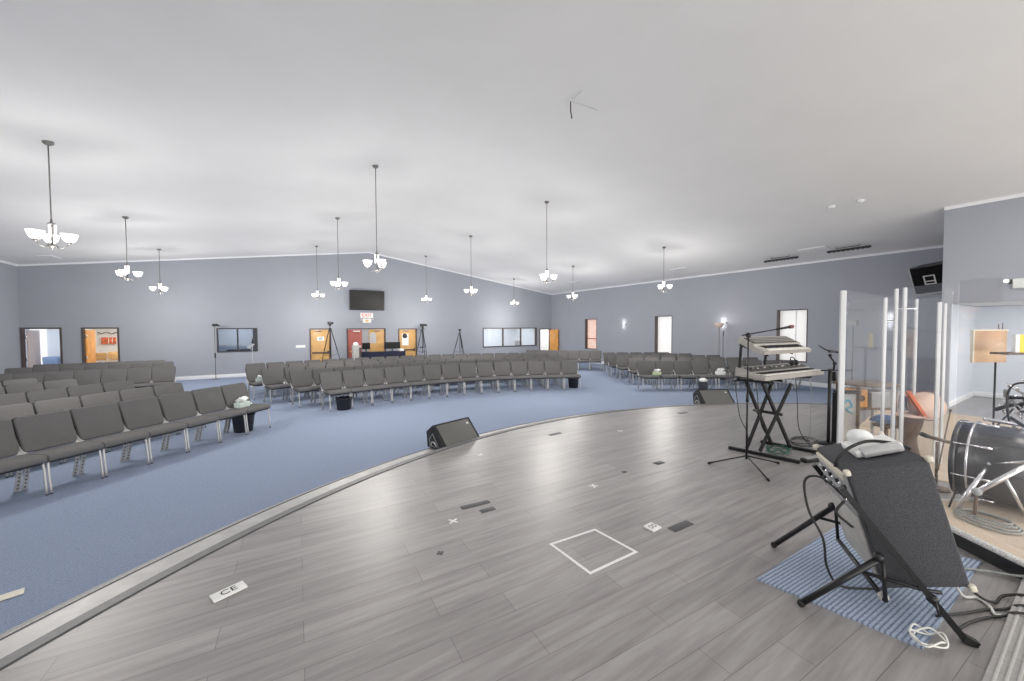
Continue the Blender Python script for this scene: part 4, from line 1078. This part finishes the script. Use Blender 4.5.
# mic on keyboard stand, boom mic stand in front
ms = thing('microphone_stand', 'black boom microphone stand in front of the two keyboards', 'microphone stand', (5.61, 2.765, SZ))
for a, l in ((2.66, .55), (-2.32, .66), (-.68, .42)):
    mb = MB(); mb.tube([(0, 0, .10), (l*math.cos(a), l*math.sin(a), .015)], .010, 'satin_black', 8); mb.tube([(.94*l*math.cos(a), .94*l*math.sin(a), .02), (l*1.02*math.cos(a), l*1.02*math.sin(a), .013)], .015, 'rubber', 8); mb.build('leg', ms)
mb = MB(); mb.tube([(0, 0, .05), (0, 0, .95)], .013, 'satin_black', 10); mb.tube([(0, 0, .9), (0, 0, 1.79)], .010, 'satin_black', 10); mb.tube([(0, 0, .86), (0, 0, .98)], .018, 'satin_black', 10); mb.build('pole', ms)
mb = MB(); mb.sphere((0, 0, 1.79), .035, 'satin_black'); mb.tube([(-.03, 0, 1.77), (.04, .0, 1.77)], .018, 'satin_black', 8); mb.build('boom_clutch', ms)
bd = V((.37, -.33, .095)); mb = MB(); mb.tube([V((0, 0, 1.80))-bd*.16, V((0, 0, 1.80))+bd*.72], .009, 'satin_black', 8); mb.build('boom', ms)
mb = MB(); mb.tube([V((0, 0, 1.80))+bd*.70, V((0, 0, 1.80))+bd*1.05], [.013, .019], 'black', 10); mb.lathe([(0, 0), (.024, .0), (.027, .03), (.02, .055), (0, .062)], mat('mic_red_grille', (.20, .10, .10), .5, noise=(60, .3)), V((0, 0, 1.80))+bd*1.03, 12, V((0, 0, 1)).rotation_difference(bd).to_matrix()); mb.build('microphone', ms)
# right-hand stand with phone clamp
mr = thing('microphone_stand', 'black straight stand with clamp arms right of keyboards', 'microphone stand', (7.62, 2.50, SZ))
mb = MB(); mb.lathe([(0, 0), (.15, 0), (.14, .02), (.03, .035), (0, .035)], 'satin_black', n=24); mb.build('base', mr)
mb = MB(); mb.tube([(0, 0, .03), (0, 0, 1.17)], .024, 'satin_black', 10); mb.build('pole', mr)
mb = MB(); mb.tube([(-.16, .06, 1.20), (.28, -.20, 1.20)], .011, 'satin_black', 8); mb.box((.02, 0, 1.12), (.05, .05, .2), 'black', bevel=.01); mb.box((.08, -.04, 1.1), (.05, .05, .15), 'black', bevel=.01); mb.build('side_arm', mr)
mb = MB(); mb.tube([(.06, -.03, 1.20), (.06, -.04, 1.32), (0, 0, 1.42)], .014, 'satin_black', 8); mb.sphere((.06, -.04, 1.31), .03, 'satin_black'); mb.sphere((0, 0, 1.44), .028, 'satin_black'); mb.build('clamp_joint', mr)
mb = MB(); mb.tube([(-.16, .10, 1.60), (-.06, .04, 1.53), (.10, -.06, 1.49), (.20, -.13, 1.50)], [.008, .012, .018, .008], 'satin_black', 8); mb.box((.02, -.01, 1.50), (.09, .05, .03), 'black', R=Rz(-.6), bevel=.006); mb.build('holder', mr)
# cups on the keyboard end
t = thing('headphones', 'black headphones resting at the far end of lower keyboard', 'headphones', (7.55, 2.98, 1.445))
for s in (-1, 1):
    mb = MB(); mb.lathe([(0, 0), (.045, 0), (.05, .02), (.03, .035), (0, .036)], 'black', (s*.055, 0, .045), 14, Ry(s*PI/2)); mb.build('ear_cup', t)
mb = MB(); mb.tube(smooth_path([(-.08, 0, .04), (-.07, .02, .11), (0, .03, .14), (.07, .02, .11), (.08, 0, .04)], 5), .008, 'black', 8); mb.build('headband', t)
# pedals and cables around the stand
for i, (x, y, rz) in enumerate([(6.42, 2.30, -.35), (6.72, 2.26, -.5)]):
    t = thing('sustain_pedal', ['grey sustain pedal on floor, nearer the left foot bar', 'grey sustain pedal on floor, farther from left foot bar'][i], 'pedal', (x, y, SZ), rz, 'keyboard pedals')
    mb = MB(); mb.box((0, 0, .025), (.28, .09, .05), 'satin_black', bevel=.008); mb.build('pedal_base', t)
    mb = MB(); mb.box((.02, 0, .06), (.22, .07, .014), 'panel_grey', R=Ry(-.1), bevel=.004); mb.build('foot_plate', t)
cable('cable', [(6.35, 3.0, 1.28), (6.30, 2.95, .95), (6.22, 2.85, .6), (6.35, 2.75, .35), (6.5, 2.9, .212), (6.75, 3.0, .212)], .006, 'cable_black', 'black cable hanging inside the left X of keyboard stand', 'keyboard cables')
cable('cable', [(7.05, 2.75, 1.28), (7.0, 2.7, .9), (7.02, 2.68, .5), (7.2, 2.6, .215), (7.45, 2.7, .212), (7.6, 2.85, .212)], .006, 'cable_black', 'black cable hanging from the right end of keyboard', 'keyboard cables')
cable('cable', [(6.05, 3.2, 1.42), (6.0, 3.12, 1.1), (5.98, 3.05, .75), (6.1, 3.0, .5), (6.35, 3.1, .212), (6.6, 3.2, .212)], .006, 'cable_black', 'black cable hanging at the left end of keyboard', 'keyboard cables')
cable('cable', [(7.2, 2.6, 1.28), (7.28, 2.62, .9), (7.32, 2.64, .55), (7.33, 2.65, .25)], .004, 'cable_grey', 'thin grey cable hanging straight by the right keyboard end', 'keyboard cables')
pts = []
for k in range(34):
    a = k*.75; r = .13+.03*math.sin(k*1.7); pts.append((6.45+r*1.5*math.cos(a), 2.72+r*math.sin(a), .212+.045*abs(math.sin(k*.9))+.05*(k % 5 == 0)))
cable('cable_coil', pts, .006, 'cable_green', 'dark green cable bundle on floor inside keyboard stand', sub=4)
pts = []
for k in range(30):
    a = k*.62; r = .20+.03*math.sin(k*1.3); pts.append((7.3+r*1.3*math.cos(a), 2.72+r*math.sin(a)*.9, .21+.0022*k))
cable('cable_coil', pts, .007, 'cable_black', 'black cable coil on floor at foot of the straight stand', sub=4)
pts = []
for k in range(22):
    a = k*.62; r = .13+.02*math.sin(k*1.3); pts.append((6.78+r*1.3*math.cos(a), 2.02+r*math.sin(a)*.9, .21+.0022*k))
cable('cable_coil', pts, .007, 'cable_grey', 'grey cable loops on floor in front of right foot bar', sub=4)

# ------------------------------------------------------------------ clear drum screen
ZT = 2.50
sh = thing('drum_screen', 'tall clear acrylic drum screen with frosted upright hinges', 'screen', (5.5, 1.3, SZ)); sho = V(sh.location)
pts = [(4.30, -.24), (4.76, .32), (5.16, .80), (5.66, 1.27), (5.42, 1.66), (6.72, 1.64), (8.0, 1.60), (7.75, 1.33)]
def panel(a, b, name='panel'):
    a, b = V((*a, 0)), V((*b, 0)); d = (b-a).normalized(); a2, b2 = a+d*.03, b-d*.03; L = (b2-a2).length
    mb = MB(); R = Matrix((d, V((-d.y, d.x, 0)), V((0, 0, 1)))).transposed()
    mb.box((a2+b2)/2+V((0, 0, (SZ+.012+ZT)/2))-sho, (L, .006, ZT-SZ-.012), 'acrylic', R=R); mb.build(name, sh)
    mb = MB(); mb.box((a2+b2)/2+V((0, 0, SZ+.012))-sho, (L, .014, .022), 'acrylic_edge', R=R); mb.build('bottom_rail', sh)
def post(x, y, zt=ZT, w=.045, d=.018, ang=0):
    mb = MB(); mb.box(V((x, y, (SZ+zt)/2))-sho, (w, d, zt-SZ), 'acrylic_edge', R=Rz(ang-yaw), bevel=.004); mb.build('upright', sh)
for a, b in zip(pts[:-1], pts[1:]): panel(a, b)
post(5.40, 1.665, 2.50, .062, .02); post(5.63, 1.29, 2.50, .036); post(5.70, 1.24, 2.51, .036); post(6.72, 1.64, 2.47, .04)
post(8.02, 1.62, 2.50, .042); post(7.73, 1.34, 2.43, .055); post(7.80, 1.30, 2.41, .04)

# ------------------------------------------------------------------ drum riser with drum kit
ra, rb = V((.59, .807, 0)), V((.807, -.59, 0)); r00 = V((4.50, .06, 0))
rs_ = thing('drum_riser', 'low beige-carpeted drum riser with grey edging behind clear screen', 'riser', (4.9, .4, SZ)); ro = V(rs_.location)
def rq(a, b): return r00+ra*a+rb*b
mb = MB(); qq = [rq(0, 0), rq(1.42, 0), rq(1.42, 2.1), rq(0, 2.1)]; mb.prism([(p.x-ro.x, p.y-ro.y) for p in qq], 0, .14, 'satin_black'); mb.build('base', rs_)
mb = MB(); mb.prism([(p.x-ro.x, p.y-ro.y) for p in qq], .14, .15, 'beige'); mb.build('carpet_top', rs_)
mb = MB()
for a, b in zip(qq, qq[1:]+qq[:1]): mb.tube([a-ro+V((0, 0, SZ+.132)), b-ro+V((0, 0, SZ+.132))], .026, 'riser_edge', 10)
mb.build('edging', rs_)
RZT = SZ+.152
kd = thing('kick_drum', 'dark grey bass drum with chrome hoop and lugs behind clear screen', 'drum', (6.06, .85, RZT))
ax = V((-.04, -1, 0)).normalized(); Rk = V((0, 0, 1)).rotation_difference(ax).to_matrix(); rad = .385; kc = V((0, 0, rad+.005))
mb = MB(); mb.lathe([(rad-.012, 0), (rad-.012, .56)], 'drum_shell', kc, 48, Rk); mb.build('shell', kd)
for s, nm in ((-.03, 'hoop'), (.55, 'hoop')):
    mb = MB(); mb.lathe([(rad-.02, s), (rad, s), (rad, s+.04), (rad-.02, s+.04)], 'drum_shell', kc, 48, Rk); mb.build(nm, kd)
mb = MB(); mb.lathe([(rad, .075), (rad+.008, .078), (rad+.008, .092), (rad, .095)], 'chrome', kc, 48, Rk); mb.build('chrome_band', kd)
for s in (-.012, .568):
    mb = MB(); mb.lathe([(0, s), (rad-.02, s), (rad-.02, s+.004), (0, s+.004)], 'panel_grey', kc, 40, Rk); mb.build('drum_head', kd)
for k in range(8):
    a = 2*PI*k/8+.2; rr = rad+.012; c, s = math.cos(a)*rr, math.sin(a)*rr
    mb = MB(); mb.tube([Rk @ V((c, s, -.01))+kc, Rk @ V((c, s, .20))+kc], .007, 'chrome', 8); mb.tube([Rk @ V((c*.985, s*.985, .16))+kc, Rk @ V((c*.985, s*.985, .24))+kc], .014, 'chrome', 8); mb.build('lug', kd)
for sg in (-1, 1):
    mb = MB(); bse = Rk @ V((0, 0, .12))+kc; side = V((-ax.y, ax.x, 0))*sg
    mb.tube([kc+ax*.12+side*.34+V((0, 0, -.16)), V((0, 0, .012))+ax*.06+side*.50], .011, 'chrome', 8); mb.build('spur', kd)
# chrome rack of stands over the kick drum
hw = thing('drum_rack', 'cluster of chrome drum clamps and tubes right of bass drum', 'drum hardware', (6.35, .50, RZT)); ho = V(hw.location)
def HP(x, y, z): return V((x, y, z))-ho
mb = MB(); mb.tube([HP(6.52, .52, RZT), HP(6.52, .52, 1.42)], .016, 'chrome', 10); mb.build('upright', hw)
mb = MB(); mb.tube([HP(6.30, .75, 1.13), HP(6.75, .18, 1.02)], .02, 'chrome', 10); mb.build('cross_bar', hw)
mb = MB(); rnd = random.Random(3)
for k in range(44):
    p = V((6.52+rnd.uniform(-.12, .14), .50+rnd.uniform(-.22, .15), 1.06+rnd.uniform(0, .46))); d = V((rnd.uniform(-1, 1), rnd.uniform(-1, 1), rnd.uniform(-1, 1))).normalized()*rnd.uniform(.04, .1)
    mb.tube([p-ho-d, p-ho+d], rnd.choice([.010, .014, .02]), rnd.choice(['chrome', 'chrome', 'panel_grey', 'black']), 8)
    if k % 3 == 0: mb.sphere(p-ho+d, .022, 'chrome')
mb.build('clamps', hw)
mb = MB(); mb.tube(smooth_path([HP(6.42, .60, 1.1), HP(6.42, .62, 1.36), HP(6.50, .58, 1.5), HP(6.62, .45, 1.50), HP(6.68, .36, 1.40)], 6), .010, 'cable_black', 8); mb.tube([HP(6.44, .62, 1.36), HP(6.68, .30, 1.37)], .016, 'black', 8); mb.build('gooseneck', hw)
for nm, a, b, r in (('near', (5.32, .72, .38), (5.66, .34, .93), .02),):
    pass
cs = thing('cymbal_stand', 'chrome boom stand legs crossing before the bass drum', 'drum hardware', (5.6, .6, RZT)); co = V(cs.location)
mb = MB(); mb.tube([V((5.47, .80, .372))-co, V((5.72, .64, .80))-co], .020, 'chrome', 10); mb.sphere(V((5.72, .64, .80))-co, .04, 'chrome'); mb.build('leg', cs)
mb = MB(); mb.tube([V((5.32, .66, .62))-co, V((5.56, .38, .93))-co], .022, 'chrome', 10); mb.tube([V((5.31, .67, .372))-co, V((5.32, .66, .62))-co], .012, 'brown_dark', 8); mb.sphere(V((5.32, .66, .62))-co, .035, 'panel_grey'); mb.build('leg', cs)
mb = MB(); mb.tube([V((5.44, .52, .77))-co, V((5.66, .40, .37))-co], .013, 'chrome', 10); mb.build('leg', cs)
mb = MB(); mb.tube([V((5.72, .64, .80))-co, V((5.56, .38, .93))-co], .012, 'chrome', 8); mb.build('brace', cs)
pts = []
for k in range(60):
    a = k*.42; r = .22-.0018*k+.02*math.sin(k*.8); pts.append((5.36+r*1.15*math.cos(a)*.62+r*.5*math.sin(a), .60+r*math.sin(a)*.9-r*.45*math.cos(a), RZT+.008+.0009*k))
cable('cable_coil', pts, .008, 'cable_grey', 'large grey cable coil lying on the drum riser', sub=3)
cable('cable', [(6.45, .58, 1.25), (6.30, .72, .95), (6.02, .74, .75), (5.72, .83, .5), (5.5, .85, RZT+.012)], .008, 'cable_black', 'black cable running down across the bass drum')
# small boom mic beside the bass drum
t = thing('microphone_stand', 'short dark stand with clip left of the bass drum', 'microphone stand', (6.55, 1.12, SZ))
mb = MB(); mb.lathe([(0, 0), (.12, 0), (.11, .02), (.02, .03), (0, .03)], 'brown_dark'); mb.build('base', t)
mb = MB(); mb.tube([(0, 0, .02), (0, 0, .55)], .014, 'brown_dark', 8); mb.build('pole', t)
mb = MB(); mb.tube([(-.10, .06, .62), (.12, -.07, .55)], .02, 'brown_dark', 8); mb.tube([(-.10, .06, .62), (-.16, .10, .65)], .026, 'black', 10); mb.build('microphone', t)

# tan board on pole stand, shelf with book
bx, by = 9.30, 1.09
t = thing('lectern_board', 'tan wooden board upright on a thin pole stand in recess corner', 'stand', (bx+.3, by, SZ))
rgt = V((.846, -.533, 0)); fwd_ = V((.533, .846, 0))
RB = Matrix((rgt, fwd_, V((0, 0, 1)))).transposed()
mb = MB(); mb.box(RB @ V((-.05, 0, 1.58)), (.53, .03, .50), 'tan_board', R=RB, bevel=.004); mb.build('board', t)
mb = MB(); mb.box(RB @ V((-.312, 0, 1.58)), (.02, .04, .52), 'cream', R=RB); mb.box(RB @ V((-.05, 0, 1.835)), (.55, .04, .02), 'cream', R=RB); mb.build('rim', t)
mb = MB(); mb.tube([RB @ V((.10, .03, .03)), RB @ V((.10, .03, 1.4))], .012, 'satin_black', 8); mb.build('pole', t)
mb = MB()
for a in (0, 2.1, 4.2): mb.tube([RB @ V((.10, .03, .12)), RB @ V((.10, .03, 0))+V((.3*math.cos(a), .3*math.sin(a), .015))], .01, 'satin_black', 8)
mb.build('foot', t)
mb = MB(); mb.tube([RB @ V((.10, 0, 1.83)), RB @ V((.09, 0, 1.93))], .006, 'nickel', 6); mb.tube([RB @ V((.15, 0, 1.83)), RB @ V((.155, 0, 1.95))], .006, 'nickel', 6); mb.build('clip', t)
t = thing('wall_shelf', 'thin brown shelf plank with yellow book at right edge', 'shelf', (9.1, .90, SZ))
mb = MB(); mb.box(RB @ V((.34, 0, 1.50)), (.9, .22, .03), 'brown_dark', R=RB, bevel=.004); mb.build('plank', t)
mb = MB(); mb.tube([RB @ V((.6, 0, 0)), RB @ V((.6, 0, 1.49))], .02, 'satin_black', 8); mb.lathe([(0, 0), (.18, 0), (.17, .02), (0, .03)], 'satin_black', RB @ V((.6, 0, 0))); mb.build('post', t)
t = thing('book', 'yellow and white book standing on the brown shelf plank', 'book', tuple(V((9.1, .90, SZ))+RB @ V((.13, -.02, 1.515))))
mb = MB(); mb.box(RB @ V((.09, 0, .13)), (.17, .04, .26), 'yellow', R=RB); mb.build('cover', t)
mb = MB(); mb.box(RB @ V((-.025, 0, .13)), (.06, .045, .26), 'paper', R=RB); mb.build('spine', t)

mb = MB(); mb.prism([(6.95, -.9), (6.95, 1.45), (8.25, 2.50), (11.9, 2.95), (12.5, 1.9), (12.5, -.9)], 0, .006, 'beige'); o = mb.build('rug'); o.location = (0, 0, SZ); tag(o, 'large beige rug on stage behind the clear screen', 'rug')
# percussion table and hand drums seen through the screen
t = thing('percussion_table', 'dark-topped table with grey legs seen through the clear screen', 'table', (8.48, 2.28, SZ)); RT = RB
mb = MB(); mb.box(RT @ V((0, 0, .94)), (.72, .50, .05), 'brown_dark', R=RT, bevel=.005); mb.build('tabletop', t)
for sx in (-1, 1):
    for s2 in (-1, 1):
        mb = MB(); mb.bar(RT @ V((sx*.31, s2*.2, .92)), RT @ V((sx*.31, s2*.2, 0)), .04, .04, 'panel_grey' if sx > 0 else 'brown_dark'); mb.build('leg', t)
mb = MB(); mb.box(RT @ V((.02, 0, .55)), (.60, .42, .03), 'brown_dark', R=RT); mb.build('lower_shelf', t)
o2 = V((8.48, 2.28, SZ))
t = thing('storage_bin', 'grey plastic bin on the lower shelf of percussion table', 'bin', tuple(o2+RT @ V((.10, -.02, .567))))
mb = MB(); mb.prism([(-.16, -.15), (.16, -.15), (.16, .15), (-.16, .15)], 0, .24, 'panel_grey', RT); mb.build('tub', t)
mb = MB(); mb.box(RT @ V((0, 0, .25)), (.36, .32, .02), 'vent', R=RT, bevel=.004); mb.build('lid', t)
t = thing('wooden_block', 'orange wooden box at left of the percussion table shelf', 'box', tuple(o2+RT @ V((-.20, -.03, .567))))
mb = MB(); mb.box(RT @ V((0, 0, .15)), (.20, .22, .30), 'orange_wood', R=RT, bevel=.006); mb.build('body', t)
mb = MB(); mb.lathe([(.03, 0), (.05, 0), (.05, .006), (.03, .006)], 'brown_dark', RT @ V((0, -.112, .15)), 16, RT @ Rx(PI/2)); mb.build('sound_hole', t)
t = thing('folded_cloth', 'blue cloth hanging from stool beside percussion table', 'cloth', tuple(o2+RT @ V((-.12, -.48, .0))))
mb = MB(); mb.lathe([(.02, .36), (.12, .40), (.20, .42), (.12, .50), (0, .52)], 'blue', n=13); mb.build('cloth_heap', t)
mb = MB(); mb.lathe([(0, .34), (.16, .34), (.16, .37), (0, .37)], 'brown_dark', n=18); mb.tube([(0, 0, 0), (0, 0, .35)], .03, 'brown_dark', 8); mb.lathe([(0, 0), (.14, 0), (.13, .02), (0, .02)], 'brown_dark', n=18); mb.build('stool', t)
t = thing('speaker_stand_table', 'small black frame stand with cyan tape beside straight stand', 'stand', (7.92, 2.42, SZ))
mb = MB(); mb.bar(RT @ V((-.12, 0, 0)), RT @ V((-.12, 0, .82)), .06, .06, 'satin_black'); mb.build('post', t)
mb = MB(); mb.bar(RT @ V((-.13, 0, .83)), RT @ V((.28, 0, .83)), .06, .05, 'satin_black'); mb.build('top_bar', t)
mb = MB(); mb.bar(RT @ V((.26, 0, 0)), RT @ V((.26, 0, .82)), .03, .05, 'satin_black'); mb.build('post', t)
mb = MB(); mb.box(RT @ V((.07, .0, .42)), (.30, .02, .76), 'vent', R=RT); mb.build('board', t)
mb = MB(); mb.tube(smooth_path([RT @ V((0, -.016, .64)), RT @ V((.08, -.016, .70)), RT @ V((.14, -.016, .60)), RT @ V((.05, -.016, .55)), RT @ V((.15, -.016, .48))], 5), .014, 'cyan', 6); mb.build('tape_scribble', t)
hd = V((7.83, 1.62, SZ))
t = thing('djembe', 'dark brown djembe standing behind the clear screen', 'drum', tuple(hd))
mb = MB(); mb.lathe([(.12, 0), (.13, .02), (.09, .2), (.085, .3), (.13, .45), (.155, .6), (.15, .62), (0, .62)], 'brown_dark', n=24); mb.build('shell', t)
mb = MB(); mb.lathe([(0, .622), (.152, .622), (.155, .60), (.162, .60), (.160, .63), (0, .635)], 'drum_skin', n=24); mb.build('drum_skin', t)
for i, (dr, dz, ang, tl, m2) in enumerate([(.06, .78, .5, 1.0, 'orange'), (.25, .74, -.75, 1.2, 'second')]):
    t = thing('frame_drum', ['pinkish frame drum with bright orange rim leaning on djembe', 'pinkish frame drum with thin dark rim, right of orange-rimmed one'][i], 'drum', tuple(hd+RB @ V((dr, -.02+.03*i, dz))), 0, 'frame drums')
    Rd = RB @ Rz(ang) @ Ry(.55 if i == 0 else .45) @ Rx(tl)
    mb = MB(); mb.lathe([(.20, -.03), (.20, .035), (.185, .035), (.185, -.03), (.20, -.03)], 'drum_rim' if i == 0 else 'drum_skin', n=32, R=Rd); mb.build('rim', t)
    mb = MB(); mb.lathe([(0, .034), (.188, .034), (.188, .030), (0, .030)], 'drum_skin', n=32, R=Rd); mb.build('drum_skin', t)
    mb = MB(); mb.tube([Rd @ V((.202*math.cos(k*.2618), .202*math.sin(k*.2618), -.01)) for k in range(24)], .008, 'brown_dark', 6, closed=True); mb.build('rope', t)
t = thing('drumstick_rod', 'thin rod leaning on floor right of the djembe', 'rod', (7.4, 1.25, SZ))
mb = MB(); mb.tube([(0, 0, .012), (.45, -.02, .75)], .008, 'brown_dark', 8); mb.build('shaft', t)
mb = MB(); mb.sphere((.45, -.02, .75), .016, 'brown_dark'); mb.build('tip', t)

# ------------------------------------------------------------------ ribbed board and cables at lower right
t = thing('ribbed_board', 'grey ribbed ramp board lying at the lower right of stage', 'ramp', (3.95, .12, SZ))
mb = MB(); mb.box((0, 0, .02), (1.9, .46, .04), 'ribbed', bevel=.006); mb.build('board', t)
mb = MB()
for k in range(12): mb.box((0, -.20+.036*k, .043), (1.88, .014, .006), 'ribbed', bevel=.002)
mb.build('ribs', t)
cable('cable', [AP(-.86, .53, .30), (3.98, .48, .30), (4.15, .42, .215), (4.3, .40, .215), (4.35, .30, .258), (4.42, .18, .258), (4.6, .0, .258)], .009, 'cable_black', 'black cable from the amplifier corner over the ribbed board')
cable('cable', [(3.62, .60, .222), (3.85, .50, .212), (4.0, .44, .212), (4.12, .37, .212), (4.18, .30, .255), (4.3, .1, .255), (4.5, -.15, .255)], .008, 'cable_black', 'black cable crossing the rug corner to the ribbed board')
cable('cable', [(3.60, .50, .212), (3.75, .47, .212), (3.9, .42, .212), (4.0, .36, .22), (4.05, .3, .256), (4.2, .05, .256), (4.3, -.1, .256)], .008, 'cable_black', 'black cable starting at the stand rear foot')
cable('cable', [AP(-.87, .51, .32), (4.02, .55, .24), (4.12, .50, .212), (4.08, .44, .212), (3.98, .40, .212), (4.0, .38, .212)], .009, 'cable_white', 'white cable hanging from the amplifier lower corner')
cable('cable', [(4.25, .78, .222), (4.5, .62, .222), (4.62, .5, .222), (4.66, .36, .25), (4.64, .26, .33), (4.62, .12, .36), (4.7, -.1, .36)], .009, 'cable_grey', 'grey cable arching over the screen bottom rail')
cable('cable', [(4.66, .25, .40), (4.74, .16, .42), (4.84, .02, .42)], .010, 'cable_red', 'red cable at right edge above the riser')
cable('cable', [(4.72, .92, .215), (4.9, 1.0, .215), (5.3, 1.3, .23), (5.9, 1.25, .215), (6.3, 1.3, .215)], .007, 'cable_black', 'black cable lying behind the amplifier toward the screen')
pts = []
rnd = random.Random(5)
for k in range(16):
    a = k*1.1; pts.append((3.27+.09*math.cos(a)+rnd.uniform(-.02, .02), .57+.06*math.sin(a)+rnd.uniform(-.02, .02), SZ+.02+.05*abs(math.sin(k*1.3))))
cable('cable_tangle', pts, .005, 'cable_white', 'white plastic strip tangle at the near corner of rug', sub=5)

# ------------------------------------------------------------------ light
w = bpy.data.worlds.new('world'); bpy.context.scene.world = w; w.use_nodes = True
bg = w.node_tree.nodes['Background']; bg.inputs['Color'].default_value = (1, .98, .95, 1); bg.inputs['Strength'].default_value = 1.3
for i, (x, y) in enumerate([(-3, 1.0), (2.0, -1.5), (6.7, -1.5), (11.2, -1.0)]):
    lamp_area('stage_fill', (x, y, ceil_z(x)-.12), 1.4, 1.4, [26, 16, 70, 70][i], (1, .955, .91))  # unseen overhead fill lights, added to brighten stage and front chairs
lamp_area('rear_fill', (4.4, YF+.1, 1.6), 18, 2.6, 430, (1, .98, .95), (math.radians(102), 0, 0))  # added fill behind the camera, brightens ceiling and walls; no window there
lamp_area('recess_fill', (14.7, .3, 2.58), 1.0, 1.6, 34, (1, .96, .92))  # unseen fill added so the recess does not go dark

sc = bpy.context.scene
sc.view_settings.view_transform = 'Standard'; sc.view_settings.look = 'None'
sc.view_settings.exposure = 0.0; sc.view_settings.gamma = 1; sc.view_settings.use_curve_mapping = False
sc.cycles.use_denoising = True
sc.cycles.max_bounces = 8; sc.cycles.diffuse_bounces = 5; sc.cycles.glossy_bounces = 3; sc.cycles.transparent_max_bounces = 16
sc.cycles.sample_clamp_indirect = 6
